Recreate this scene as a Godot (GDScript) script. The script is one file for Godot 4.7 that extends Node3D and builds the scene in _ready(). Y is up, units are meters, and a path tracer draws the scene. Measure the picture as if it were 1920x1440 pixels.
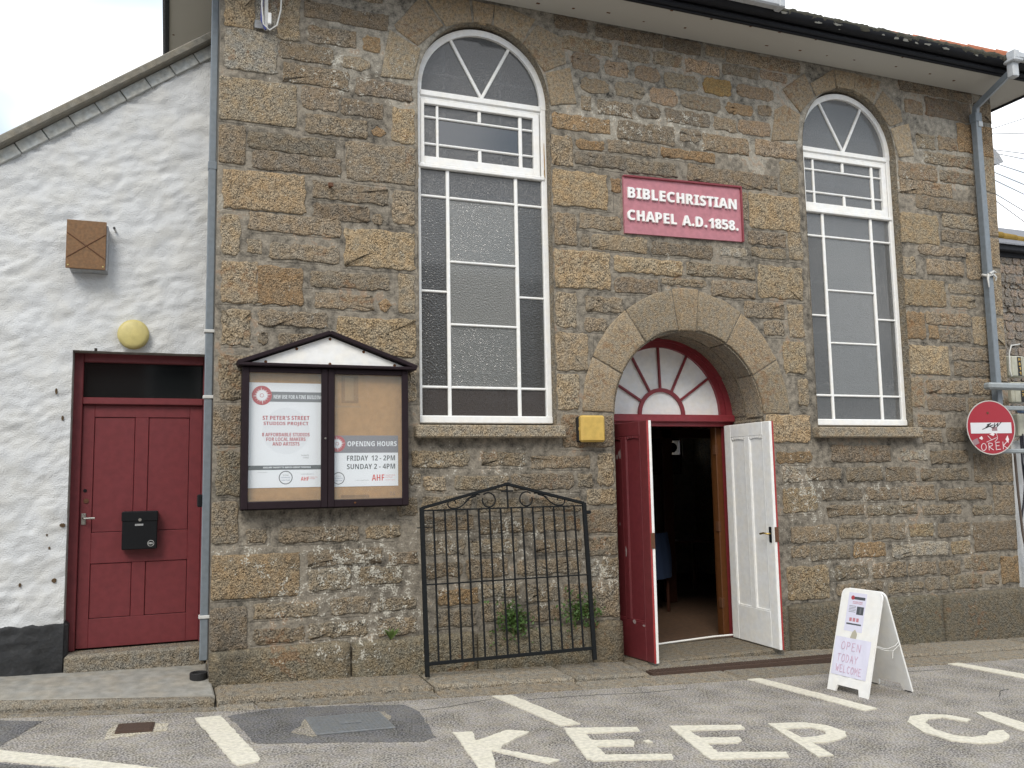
extends Node3D

func sky_texture() -> ImageTexture:
	var w := 1024
	var h := 512
	var f := FastNoiseLite.new()
	f.seed = 17
	f.frequency = 1.35
	f.fractal_octaves = 5
	var d := PackedByteArray()
	d.resize(w * h * 3)
	for j in h:
		var el := PI * (0.5 - (j + 0.5) / h)
		for i in w:
			var az := TAU * (i + 0.5) / w
			var v := Vector3(cos(el) * sin(az), sin(el) * 1.5, cos(el) * cos(az))
			var c := f.get_noise_3dv(v * 1.6)
			# thin cloud: mostly white, with blue-grey gaps
			var t := smoothstep(-0.28, 0.26, c)
			var k := (j * w + i) * 3
			d[k] = int(lerpf(172.0, 250.0, t))
			d[k + 1] = int(lerpf(184.0, 251.0, t))
			d[k + 2] = int(lerpf(196.0, 253.0, t))
	return tex_rgb(w, h, d)

func _ready() -> void:
	# camera, sky, sun, exposure
	var cam := Camera3D.new()
	cam.name = "camera"
	add_child(cam)
	cam.transform = Transform3D(Basis(Vector3(0.93127, -0.01839, 0.36386), Vector3(-0.02176, 0.99414, 0.10593), Vector3(-0.36368, -0.10656, 0.92541)).orthonormalized(), Vector3(-0.3335, 1.521, 7.2598))
	cam.fov = 47.143
	cam.near = 0.05
	cam.far = 300.0
	cam.current = true
	var env := Environment.new()
	env.background_mode = Environment.BG_SKY
	var sky := Sky.new()
	var sm := PanoramaSkyMaterial.new()
	sm.panorama = sky_texture()
	sky.sky_material = sm
	env.sky = sky
	env.background_energy_multiplier = 1.35
	env.tonemap_mode = Environment.TONE_MAPPER_LINEAR
	env.tonemap_exposure = 1.42
	env.sdfgi_enabled = true
	env.ssao_enabled = true
	env.ssil_enabled = true
	var we := WorldEnvironment.new()
	we.name = "world_environment"
	we.environment = env
	add_child(we)
	var sun := DirectionalLight3D.new()
	sun.name = "sun"
	sun.light_energy = 0.5
	sun.light_angular_distance = 24.0
	sun.light_color = Color(1.0, 0.97, 0.92)
	sun.shadow_enabled = true
	add_child(sun)
	sun.look_at_from_position(Vector3(-3.2, 6.0, 5.4), Vector3.ZERO)
	# surfaces, then the large structure, then things
	facade_maps()
	make_materials()
	build_ground()
	build_chapel()
	build_cottage()
	build_neighbours()
	build_pipes()
	build_notice_board()
	build_name_sign()
	build_gate()
	build_signs()
	build_plants()
	build_hall()

const STONES := [
	[0.15,5.42,0.24,0.28,1,0],[0.37,5.44,0.17,0.30,5,0],[0.55,5.43,0.19,0.39,0,0],[1.04,5.54,0.74,0.15,2,0],[0.92,5.33,0.41,0.15,2,0],[1.26,5.32,0.16,0.16,6,1],
	[1.12,5.12,0.25,0.12,0,1],[0.25,5.09,0.42,0.36,5,0],[0.70,5.15,0.46,0.15,2,0],[0.78,4.95,0.56,0.17,2,0],[1.37,4.92,0.51,0.16,3,0],[0.31,4.66,0.63,0.37,0,0],
	[0.82,4.76,0.33,0.20,2,0],[1.18,4.72,0.37,0.14,3,0],[1.54,4.62,0.21,0.32,1,0],[0.96,4.53,0.53,0.17,8,0],[1.32,4.53,0.12,0.09,6,1],[0.11,4.27,0.21,0.33,8,0],
	[0.59,4.33,0.72,0.15,3,0],[1.34,4.25,0.61,0.34,2,0],[0.63,4.17,0.73,0.15,3,0],[0.37,3.90,0.66,0.33,1,0],[1.08,3.96,0.65,0.15,8,0],[1.54,3.88,0.20,0.31,8,0],
	[1.00,3.78,0.48,0.14,3,0],[1.31,3.75,0.10,0.09,2,1],[0.11,3.52,0.15,0.34,0,0],[0.62,3.64,0.75,0.15,8,0],[1.33,3.49,0.61,0.33,1,0],[0.30,3.43,0.12,0.12,8,0],
	[0.70,3.41,0.57,0.14,8,0],[0.18,3.13,0.28,0.34,0,0],[0.50,3.12,0.37,0.32,6,0],[1.08,3.20,0.67,0.14,8,0],[1.03,3.02,0.49,0.13,8,0],[1.37,3.01,0.11,0.11,6,1],
	[1.56,3.12,0.15,0.34,0,0],[0.16,2.76,0.23,0.29,0,0],[0.61,2.85,0.56,0.13,8,0],[1.30,2.73,0.68,0.32,1,0],[0.37,2.68,0.10,0.10,2,1],[0.63,2.68,0.28,0.11,2,0],
	[0.24,2.36,0.41,0.36,8,0],[0.20,1.98,0.41,0.31,8,0],[0.24,1.60,0.42,0.35,8,0],[1.60,2.35,0.09,0.33,0,0],[3.28,4.87,0.62,0.15,6,0],[3.07,4.58,0.22,0.30,0,0],
	[3.37,4.67,0.30,0.09,6,0],[3.25,4.22,0.57,0.35,1,0],[3.08,3.82,0.23,0.31,0,0],[3.63,4.30,0.11,0.14,6,0],[3.45,3.92,0.44,0.14,8,0],[3.65,3.73,0.60,0.15,8,0],
	[3.29,3.73,0.10,0.11,8,0],[3.20,5.86,0.35,0.14,3,0],[3.84,5.84,0.75,0.14,3,0],[4.45,5.84,0.43,0.14,3,0],[4.84,5.85,0.25,0.12,8,0],[5.44,5.83,0.94,0.14,8,0],
	[3.37,5.66,0.53,0.14,0,0],[3.34,5.49,0.30,0.17,4,1],[3.68,5.48,0.27,0.15,4,1],[4.02,5.48,0.29,0.15,4,1],[3.88,5.66,0.36,0.14,8,0],[4.26,5.67,0.33,0.14,8,0],
	[4.67,5.65,0.41,0.14,4,0],[5.14,5.68,0.45,0.12,8,0],[5.56,5.69,0.35,0.10,4,0],[3.44,5.27,0.30,0.14,0,1],[3.82,5.28,0.33,0.15,8,1],[4.20,5.27,0.32,0.17,4,1],
	[4.41,5.46,0.40,0.16,0,1],[4.84,5.47,0.34,0.18,7,1],[5.31,5.48,0.47,0.14,4,1],[3.34,5.08,0.10,0.14,8,0],[3.65,5.07,0.39,0.15,8,0],[4.02,5.09,0.27,0.13,2,1],
	[4.47,5.09,0.52,0.14,3,0],[4.63,5.27,0.47,0.16,2,1],[5.10,5.27,0.34,0.12,6,1],[5.42,5.30,0.19,0.12,2,1],[4.92,5.08,0.28,0.14,8,0],[5.28,5.09,0.40,0.15,4,0],
	[3.99,4.87,0.64,0.19,2,0],[4.49,4.91,0.25,0.14,2,1],[4.91,4.87,0.56,0.18,2,0],[3.83,4.69,0.55,0.12,8,0],[3.47,4.53,0.55,0.13,3,0],[4.46,4.70,0.64,0.10,6,0],
	[4.04,4.52,0.56,0.14,8,0],[4.89,4.52,0.90,0.17,2,0],[5.44,4.53,0.19,0.14,2,0],[5.69,4.61,0.23,0.34,0,0],[5.54,4.89,0.53,0.17,4,0],[5.48,4.21,0.64,0.37,1,0],
	[5.10,4.24,0.08,0.29,8,0],[5.37,3.92,0.47,0.14,3,0],[5.72,3.87,0.18,0.30,0,0],[4.35,3.72,0.70,0.13,3,0],[4.95,3.75,0.33,0.09,5,0],[5.38,3.77,0.42,0.10,8,0],
	[3.25,3.45,0.58,0.36,1,0],[3.96,3.53,0.76,0.15,1,0],[4.79,3.54,0.80,0.13,8,0],[3.82,3.33,0.47,0.15,3,0],[4.35,3.40,0.51,0.07,8,0],[4.93,3.36,0.54,0.16,2,0],
	[5.51,3.47,0.56,0.34,1,0],[3.07,3.06,0.21,0.33,0,0],[3.47,3.13,0.40,0.15,8,0],[3.37,2.93,0.22,0.13,8,0],[3.12,2.67,0.32,0.35,0,0],[3.07,2.30,0.22,0.33,0,0],
	[5.29,3.17,0.49,0.16,2,0],[5.68,3.08,0.19,0.34,0,0],[5.40,2.99,0.25,0.15,2,0],[5.64,2.70,0.28,0.33,1,0],[5.72,2.34,0.13,0.28,0,0],[3.26,1.94,0.52,0.29,2,0],
	[2.98,1.66,0.59,0.11,2,0],[3.43,1.59,0.16,0.30,0,0],[3.22,1.49,0.15,0.12,8,0],[5.51,1.97,0.55,0.27,1,0],[5.57,1.68,0.44,0.11,6,0],[5.53,1.51,0.22,0.16,5,0],
	[1.85,1.70,0.51,0.14,8,0],[2.43,1.69,0.42,0.12,8,0],[1.63,1.53,0.10,0.09,8,0],[1.80,1.49,0.20,0.12,0,0],[2.22,1.49,0.50,0.13,8,0],[2.80,1.49,0.60,0.14,8,0],
	[7.84,5.87,1.11,0.13,3,0],[8.01,5.67,0.70,0.23,3,0],[7.48,5.63,0.27,0.16,8,0],[8.37,5.36,0.50,0.35,6,0],[8.52,5.71,0.21,0.24,2,0],[7.96,5.26,0.29,0.16,8,0],
	[7.63,5.24,0.28,0.18,8,0],[7.96,5.06,0.74,0.14,8,0],[8.08,4.87,0.54,0.14,2,0],[7.48,4.87,0.57,0.19,8,0],[7.59,4.69,0.79,0.16,8,0],[7.87,4.52,0.90,0.15,2,0],
	[7.45,4.21,0.56,0.34,1,0],[8.07,4.34,0.56,0.16,8,0],[8.06,4.16,0.59,0.14,3,0],[7.76,3.98,0.70,0.11,2,0],[8.51,4.96,0.22,0.43,0,0],[8.50,4.47,0.24,0.51,0,0],
	[8.49,4.02,0.26,0.34,0,0],[7.26,3.78,0.18,0.20,0,0],[7.79,3.79,0.56,0.17,8,0],[8.23,3.84,0.22,0.32,0,0],[7.47,3.48,0.59,0.30,1,0],[8.09,3.56,0.55,0.11,8,0],
	[8.02,3.41,0.38,0.13,8,0],[7.30,3.11,0.26,0.30,6,0],[7.78,3.20,0.67,0.14,8,0],[7.55,3.04,0.14,0.15,6,0],[7.87,3.02,0.47,0.15,2,0],[8.38,3.09,0.48,0.32,0,0],
	[8.52,3.54,0.21,0.50,0,0],[7.46,2.73,0.57,0.32,1,0],[8.08,2.82,0.54,0.15,2,0],[8.09,2.64,0.54,0.16,2,0],[8.52,2.71,0.20,0.37,0,0],[7.26,2.37,0.18,0.32,0,0],
	[7.70,2.44,0.63,0.15,8,0],[8.20,2.45,0.27,0.18,2,0],[7.67,2.25,0.55,0.16,3,0],[8.30,2.19,0.63,0.26,2,0],[7.43,2.06,0.40,0.13,2,0],[7.42,1.89,0.28,0.13,2,0],
	[7.80,1.91,0.33,0.16,3,0],[6.43,1.71,0.79,0.17,3,0],[7.15,1.69,0.37,0.11,5,0],[7.65,1.67,0.55,0.14,2,0],[5.93,1.51,0.44,0.13,8,0],[6.46,1.50,0.47,0.15,2,0],
	[6.95,1.49,0.41,0.15,2,0],[7.57,1.48,0.69,0.13,2,0],[8.31,1.54,0.62,0.31,2,0],[5.61,1.25,0.42,0.24,1,0],[6.15,1.30,0.51,0.12,2,0],[6.68,1.29,0.45,0.13,2,0],
	[7.17,1.29,0.47,0.15,2,0],[7.81,1.26,0.70,0.13,8,0],[8.08,1.08,0.29,0.10,8,0],[8.44,1.18,0.36,0.33,2,0],[6.18,1.13,0.48,0.11,2,0],[6.80,1.12,0.68,0.10,8,0],
	[7.49,1.10,0.56,0.10,8,0],[5.76,0.91,0.56,0.17,8,0],[6.27,0.92,0.37,0.16,8,0],[6.73,0.90,0.45,0.16,8,0],[7.18,0.89,0.33,0.14,1,0],[7.65,0.88,0.48,0.15,2,0],
	[8.27,0.79,0.69,0.32,2,0],[5.58,0.74,0.23,0.12,8,0],[5.96,0.72,0.49,0.15,8,0],[6.46,0.72,0.42,0.15,6,0],[7.15,0.69,0.78,0.14,5,0],[7.72,0.69,0.27,0.14,1,0],
	[8.07,0.51,0.40,0.17,8,0],[5.66,0.43,0.51,0.33,1,0],[6.22,0.51,0.43,0.15,8,0],[6.71,0.50,0.44,0.15,8,0],[7.16,0.49,0.39,0.13,2,0],[7.55,0.48,0.30,0.15,2,0],
	[7.81,0.51,0.10,0.12,8,0],[8.46,0.41,0.33,0.29,6,0],[6.10,0.34,0.18,0.12,8,0],[6.42,0.35,0.39,0.09,2,0],[6.92,0.31,0.48,0.11,8,0],[7.35,0.32,0.32,0.13,2,0],
	[7.77,0.32,0.47,0.15,8,0],[8.15,0.32,0.21,0.11,8,0],[0.10,1.22,0.20,0.33,2,0],[0.34,1.11,0.16,0.11,2,0],[0.83,1.10,0.63,0.12,8,0],[1.35,1.10,0.29,0.11,8,0],
	[0.34,0.80,0.67,0.34,1,0],[1.04,0.91,0.61,0.13,2,0],[1.52,0.88,0.26,0.10,2,0],[0.91,0.74,0.34,0.17,8,0],[1.33,0.75,0.37,0.14,2,0],[1.08,0.52,0.32,0.13,2,0],
	[1.46,0.51,0.33,0.10,2,0],[0.14,0.41,0.28,0.33,3,0],[0.57,0.52,0.49,0.12,8,0],[0.52,0.33,0.39,0.11,3,0],[0.98,0.34,0.48,0.12,8,0],[1.46,0.33,0.33,0.14,8,0],
	[1.56,1.30,0.17,0.15,8,0],[1.90,1.32,0.44,0.12,2,0],[2.40,1.29,0.46,0.12,8,0],[2.92,1.28,0.50,0.12,2,0],[3.38,1.34,0.30,0.14,0,0],[1.92,1.15,0.46,0.13,2,0],
	[2.45,1.11,0.52,0.12,2,0],[2.95,1.11,0.42,0.13,2,0],[3.37,1.12,0.33,0.22,2,0],[1.88,0.95,0.37,0.12,8,0],[2.33,0.94,0.46,0.12,8,0],[2.94,0.92,0.46,0.11,2,0],
	[3.37,0.89,0.32,0.17,8,0],[1.86,0.76,0.35,0.12,2,0],[2.26,0.76,0.38,0.16,2,0],[2.85,0.74,0.62,0.13,2,0],[3.27,0.71,0.12,0.16,5,0],[3.45,0.70,0.17,0.18,8,0],
	[2.00,0.53,0.36,0.13,6,0],[2.38,0.56,0.35,0.11,8,0],[2.77,0.52,0.33,0.16,8,0],[3.08,0.50,0.20,0.16,8,0],[3.37,0.42,0.32,0.32,8,0],[1.97,0.36,0.36,0.15,8,0],
	[2.37,0.39,0.33,0.16,8,0],[2.79,0.34,0.29,0.13,8,0],[0.22,5.76,0.42,0.24,0,0],[0.75,5.79,0.50,0.20,8,0],[1.20,5.80,0.30,0.18,2,0],
]
const VOUSSOIRS := [
	[0,1.34,5.04,1.42,5.48,1.70,5.35,1.63,5.05],
	[0,1.47,5.54,1.68,5.81,1.74,5.82,1.91,5.61,1.68,5.38,1.49,5.49],
	[0,1.77,5.83,1.75,5.90,2.16,5.90,2.19,5.69,1.94,5.61],
	[0,2.20,5.90,2.41,5.90,2.37,5.64,2.22,5.65],
	[0,2.42,5.90,2.55,5.90,2.82,5.83,2.68,5.58,2.40,5.66],
	[0,2.84,5.78,3.11,5.69,3.13,5.45,2.91,5.33,2.69,5.57],
	[0,2.92,5.32,3.17,5.41,3.23,5.06,2.97,5.01],
	[1,5.49,4.98,5.55,5.33,5.68,5.40,5.87,5.32,5.82,5.03],
	[1,5.66,5.57,5.96,5.79,6.08,5.55,5.88,5.34],
	[1,6.04,5.69,6.36,5.90,6.38,5.65,6.10,5.56],
	[1,6.38,5.90,6.67,5.90,6.61,5.65,6.39,5.59],
	[1,6.67,5.90,7.02,5.86,6.87,5.56,6.62,5.67],
	[1,7.04,5.75,7.28,5.57,7.30,5.43,7.12,5.35,6.89,5.55],
	[1,7.13,5.33,7.39,5.42,7.44,5.05,7.22,5.01]
]

# ---------------------------------------------------------------- helpers
var taken := {}
var M := {}
var TX := {}

func numbered(n: String, parent: Node) -> String:
	var key := str(parent.get_instance_id()) + n
	var k: int = taken.get(key, 0)
	taken[key] = k + 1
	return n if k == 0 else "%s_%03d" % [n, k]

func thing(n: String, label: String, category: String, at := Vector3.ZERO, group := "") -> Node3D:
	var o := Node3D.new()
	o.name = numbered(n, self)
	add_child(o)
	o.position = at
	o.set_meta("label", label)
	o.set_meta("category", category)
	if group != "":
		o.set_meta("group", group)
	return o

func structure(n: String) -> Node3D:
	var o := Node3D.new()
	o.name = numbered(n, self)
	add_child(o)
	o.set_meta("kind", "structure")
	return o

func put(parent: Node, n: String, mesh: Mesh, m: Material, label := "") -> MeshInstance3D:
	var o := MeshInstance3D.new()
	o.name = numbered(n, parent)
	o.mesh = mesh
	o.material_override = m
	parent.add_child(o)
	if label != "":
		o.set_meta("label", label)
	return o

func fin(st: SurfaceTool) -> ArrayMesh:
	st.generate_normals()
	return st.commit()

func begin(smooth := false) -> SurfaceTool:
	var st := SurfaceTool.new()
	st.begin(Mesh.PRIMITIVE_TRIANGLES)
	st.set_smooth_group(0 if smooth else -1)
	return st

func tri(st: SurfaceTool, a: Vector3, b: Vector3, c: Vector3) -> void:
	st.add_vertex(a)
	st.add_vertex(b)
	st.add_vertex(c)

func quad(st: SurfaceTool, a: Vector3, b: Vector3, c: Vector3, d: Vector3) -> void:
	tri(st, a, b, c)
	tri(st, a, c, d)

# a triangle whose front looks away from the point mid
func tri_out(st: SurfaceTool, a: Vector3, b: Vector3, c: Vector3, mid: Vector3) -> void:
	if (b - a).cross(c - a).dot((a + b + c) / 3.0 - mid) > 0.0:
		tri(st, a, c, b)
	else:
		tri(st, a, b, c)

func quad_out(st: SurfaceTool, a: Vector3, b: Vector3, c: Vector3, d: Vector3, mid: Vector3) -> void:
	tri_out(st, a, b, c, mid)
	tri_out(st, a, c, d, mid)

# box with chamfered edges, centre c, size s
func box(st: SurfaceTool, c: Vector3, s: Vector3, b := 0.004, xf := Transform3D.IDENTITY) -> void:
	var h := s * 0.5
	b = minf(b, minf(h.x, minf(h.y, h.z)) * 0.8)
	var mid: Vector3 = xf * c
	var p := func(ax: int, sg: Vector3) -> Vector3:
		var q := Vector3.ZERO
		for i in 3:
			q[i] = sg[i] * (h[i] if i == ax else h[i] - b)
		return xf * (c + q)
	for ax in 3:
		var u := (ax + 1) % 3
		var w := (ax + 2) % 3
		for s0 in [-1.0, 1.0]:
			var g := []
			for k in [[-1, -1], [1, -1], [1, 1], [-1, 1]]:
				var sg := Vector3.ZERO
				sg[ax] = s0
				sg[u] = k[0]
				sg[w] = k[1]
				g.append(p.call(ax, sg))
			quad_out(st, g[0], g[1], g[2], g[3], mid)
			# edges between face axis u and w
		for su in [-1.0, 1.0]:
			for sw in [-1.0, 1.0]:
				var e1 := Vector3.ZERO
				e1[ax] = -1.0
				e1[u] = su
				e1[w] = sw
				var e2 := e1
				e2[ax] = 1.0
				quad_out(st, p.call(u, e1), p.call(u, e2), p.call(w, e2), p.call(w, e1), mid)
	for sx in [-1.0, 1.0]:
		for sy in [-1.0, 1.0]:
			for sz in [-1.0, 1.0]:
				var sg := Vector3(sx, sy, sz)
				tri_out(st, p.call(0, sg), p.call(1, sg), p.call(2, sg), mid)

func boxm(c: Vector3, s: Vector3, b := 0.004, xf := Transform3D.IDENTITY) -> ArrayMesh:
	var st := begin()
	box(st, c, s, b, xf)
	return fin(st)

# box given by two corners
func span(st: SurfaceTool, x0: float, x1: float, y0: float, y1: float, z0: float, z1: float, b := 0.004, xf := Transform3D.IDENTITY) -> void:
	box(st, Vector3(x0 + x1, y0 + y1, z0 + z1) * 0.5, Vector3(x1 - x0, y1 - y0, z1 - z0).abs(), b, xf)

func spanm(x0: float, x1: float, y0: float, y1: float, z0: float, z1: float, b := 0.004, xf := Transform3D.IDENTITY) -> ArrayMesh:
	var st := begin()
	span(st, x0, x1, y0, y1, z0, z1, b, xf)
	return fin(st)

# a bar with square section between two points
func bar(st: SurfaceTool, a: Vector3, b: Vector3, w: float, d: float, bev := 0.002, up := Vector3(0, 0, 1)) -> void:
	var y := (b - a).normalized()
	var x := y.cross(up).normalized()
	var z := x.cross(y)
	box(st, Vector3.ZERO, Vector3(w, a.distance_to(b), d), bev, Transform3D(Basis(x, y, z), (a + b) * 0.5))

func tube(st: SurfaceTool, pts: Array, r: float, n := 8, r_end := -1.0) -> void:
	st.set_smooth_group(0)
	var m := pts.size()
	var rings := []
	var ref := Vector3(0.31, 0.12, 0.94)
	for i in m:
		var t: Vector3 = (pts[mini(i + 1, m - 1)] - pts[maxi(i - 1, 0)]).normalized()
		var x := t.cross(ref).normalized()
		var y := x.cross(t)
		var rr := r if r_end < 0.0 else lerpf(r, r_end, float(i) / float(m - 1))
		var ring := []
		for k in n:
			var a := TAU * k / n
			ring.append(pts[i] + (x * cos(a) + y * sin(a)) * rr)
		rings.append(ring)
	for i in m - 1:
		var mid: Vector3 = (pts[i] + pts[i + 1]) * 0.5
		for k in n:
			var j := (k + 1) % n
			quad_out(st, rings[i][k], rings[i][j], rings[i + 1][j], rings[i + 1][k], mid)
	st.set_smooth_group(-1)
	for e in [0, m - 1]:
		var inner: Vector3 = pts[1] if e == 0 else pts[m - 2]
		for k in n:
			tri_out(st, pts[e], rings[e][k], rings[e][(k + 1) % n], inner)

func tubem(pts: Array, r: float, n := 8) -> ArrayMesh:
	var st := begin()
	tube(st, pts, r, n)
	return fin(st)

func poly2(a: Array) -> PackedVector2Array:
	var p := PackedVector2Array()
	for i in range(0, a.size() - 1, 2):
		p.append(Vector2(a[i], a[i + 1]))
	return p

# polygon in the xy plane, extruded from z0 to z1 (z1 is the front)
func prism(st: SurfaceTool, p: PackedVector2Array, z0: float, z1: float, xf := Transform3D.IDENTITY, back := true) -> void:
	var ix := Geometry2D.triangulate_polygon(p)
	for i in range(0, ix.size(), 3):
		var f := []
		var g := []
		for k in 3:
			var q := p[ix[i + k]]
			f.append(xf * Vector3(q.x, q.y, z1))
			g.append(xf * Vector3(q.x, q.y, z0))
		var toward: Vector3 = xf * Vector3(p[ix[i]].x, p[ix[i]].y, (z0 + z1) * 0.5)
		tri_out(st, f[0], f[1], f[2], toward)
		if back:
			tri_out(st, g[0], g[1], g[2], toward)
	var flip := Geometry2D.is_polygon_clockwise(p)
	for i in p.size():
		var a := p[i]
		var b := p[(i + 1) % p.size()]
		var d := (b - a).orthogonal().normalized() * 0.01
		if not flip:
			d = -d
		var inside: Vector3 = xf * Vector3((a.x + b.x) * 0.5 - d.x, (a.y + b.y) * 0.5 - d.y, (z0 + z1) * 0.5)
		var outside: Vector3 = xf * Vector3((a.x + b.x) * 0.5 + d.x, (a.y + b.y) * 0.5 + d.y, (z0 + z1) * 0.5)
		var mid := inside
		if Geometry2D.is_point_in_polygon(Vector2((a.x + b.x) * 0.5 + d.x * 0.1, (a.y + b.y) * 0.5 + d.y * 0.1), p):
			mid = outside
		quad_out(st, xf * Vector3(a.x, a.y, z0), xf * Vector3(b.x, b.y, z0), xf * Vector3(b.x, b.y, z1), xf * Vector3(a.x, a.y, z1), mid)

func prismm(p: PackedVector2Array, z0: float, z1: float, xf := Transform3D.IDENTITY) -> ArrayMesh:
	var st := begin()
	prism(st, p, z0, z1, xf)
	return fin(st)

# ring sector in the xy plane with thickness
func arc(st: SurfaceTool, c: Vector2, r0: float, r1: float, a0: float, a1: float, z0: float, z1: float, n := 24) -> void:
	for i in n:
		var t0 := lerpf(a0, a1, float(i) / n)
		var t1 := lerpf(a0, a1, float(i + 1) / n)
		var q := []
		for e in [[r0, t0], [r1, t0], [r1, t1], [r0, t1]]:
			q.append(Vector2(c.x + e[0] * cos(e[1]), c.y + e[0] * sin(e[1])))
		var mid := Vector3((q[0].x + q[2].x) * 0.5, (q[0].y + q[2].y) * 0.5, (z0 + z1) * 0.5)
		var v := func(k: int, z: float) -> Vector3: return Vector3(q[k].x, q[k].y, z)
		if z1 != z0:
			for e in [[0, 3], [1, 2]]:
				quad_out(st, v.call(e[0], z0), v.call(e[1], z0), v.call(e[1], z1), v.call(e[0], z1), mid)
			quad_out(st, v.call(0, z0), v.call(1, z0), v.call(2, z0), v.call(3, z0), mid)
			if i == 0:
				quad_out(st, v.call(0, z0), v.call(1, z0), v.call(1, z1), v.call(0, z1), mid)
			if i == n - 1:
				quad_out(st, v.call(3, z0), v.call(2, z0), v.call(2, z1), v.call(3, z1), mid)
		quad_out(st, v.call(0, z1), v.call(1, z1), v.call(2, z1), v.call(3, z1), mid - Vector3(0, 0, 0.05))

func arcm(c: Vector2, r0: float, r1: float, a0: float, a1: float, z0: float, z1: float, n := 24) -> ArrayMesh:
	var st := begin()
	arc(st, c, r0, r1, a0, a1, z0, z1, n)
	return fin(st)

# rounded disc along +z: profile of [radius, z]
func lathe(st: SurfaceTool, c: Vector3, prof: Array, n := 28, xf := Transform3D.IDENTITY) -> void:
	for i in prof.size() - 1:
		for k in n:
			var a0 := TAU * k / n
			var a1 := TAU * (k + 1) / n
			var p := []
			for e in [[prof[i], a0], [prof[i], a1], [prof[i + 1], a1], [prof[i + 1], a0]]:
				p.append(xf * (c + Vector3(e[0][0] * cos(e[1]), e[0][0] * sin(e[1]), e[0][1])))
			var mid: Vector3 = xf * (c + Vector3(0, 0, minf(prof[i][1], prof[i + 1][1]) - 0.02))
			quad_out(st, p[0], p[1], p[2], p[3], mid)

func disc(c: Vector2, r: float, z0: float, z1: float, n := 28) -> ArrayMesh:
	var p := PackedVector2Array()
	for k in n:
		p.append(c + Vector2.from_angle(TAU * k / n) * r)
	return prismm(p, z0, z1)

func ragged(p: PackedVector2Array, step: float, amp: float, rng: RandomNumberGenerator) -> PackedVector2Array:
	var o := PackedVector2Array()
	for i in p.size():
		var a := p[i]
		var b := p[(i + 1) % p.size()]
		var n := maxi(1, int(a.distance_to(b) / step))
		for k in n:
			o.append(a.lerp(b, float(k) / n) + Vector2(rng.randf_range(-amp, amp), rng.randf_range(-amp, amp)))
	return o

var fonts := {}
func font(bold: bool) -> SystemFont:
	if not fonts.has(bold):
		var f := SystemFont.new()
		f.font_names = PackedStringArray(["Droid Sans"])
		f.font_weight = 700 if bold else 400
		fonts[bold] = f
	return fonts[bold]

# lettering, centred on at in the xy plane, width wide and cap height tall
func text(parent: Node, n: String, s: String, at: Vector3, wide: float, tall: float, m: Material, bold := false, depth := 0.0012) -> MeshInstance3D:
	var t := TextMesh.new()
	t.text = s
	t.font = font(bold)
	t.font_size = 48
	t.pixel_size = 0.01
	t.depth = depth * 10.0
	t.curve_step = 1.5
	var bb := t.get_aabb()
	var o := put(parent, n, t, m)
	var ky := tall / bb.size.y
	if s.to_lower().find("j") >= 0 or s.find("(") >= 0:
		ky *= 1.0
	var kx := ky if wide <= 0.0 else wide / bb.size.x
	o.scale = Vector3(kx, ky, 0.1)
	var mid := bb.position + bb.size * 0.5
	o.position = at - Vector3(mid.x * kx, mid.y * ky, 0.0)
	return o

# ---------------------------------------------------------------- textures
func noise_img(w: int, h: int, period: float, sd: int, kind := 0, oct := 3, seamless := true) -> PackedByteArray:
	var f := FastNoiseLite.new()
	f.seed = sd
	f.frequency = 1.0 / period
	f.noise_type = [FastNoiseLite.TYPE_SIMPLEX_SMOOTH, FastNoiseLite.TYPE_CELLULAR, FastNoiseLite.TYPE_PERLIN, FastNoiseLite.TYPE_VALUE_CUBIC][kind]
	f.fractal_octaves = oct
	if oct == 1:
		f.fractal_type = FastNoiseLite.FRACTAL_NONE
	if kind == 1:
		f.cellular_return_type = FastNoiseLite.RETURN_DISTANCE2_SUB
	var im: Image = f.get_seamless_image(w, h) if seamless else f.get_image(w, h)
	if im.get_format() != Image.FORMAT_L8:
		im.convert(Image.FORMAT_L8)
	return im.get_data()

func tex_l8(w: int, h: int, d: PackedByteArray) -> ImageTexture:
	return ImageTexture.create_from_image(Image.create_from_data(w, h, false, Image.FORMAT_L8, d))

func tex_rgb(w: int, h: int, d: PackedByteArray) -> ImageTexture:
	return ImageTexture.create_from_image(Image.create_from_data(w, h, false, Image.FORMAT_RGB8, d))

# blend of two noises, as a height map
func mix_l8(w: int, a: PackedByteArray, b: PackedByteArray, ka: float, kb: float) -> PackedByteArray:
	var o := PackedByteArray()
	o.resize(a.size())
	for i in a.size():
		o[i] = clampi(int(128.0 + (a[i] - 128) * ka + (b[i] - 128) * kb), 0, 255)
	return o

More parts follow.
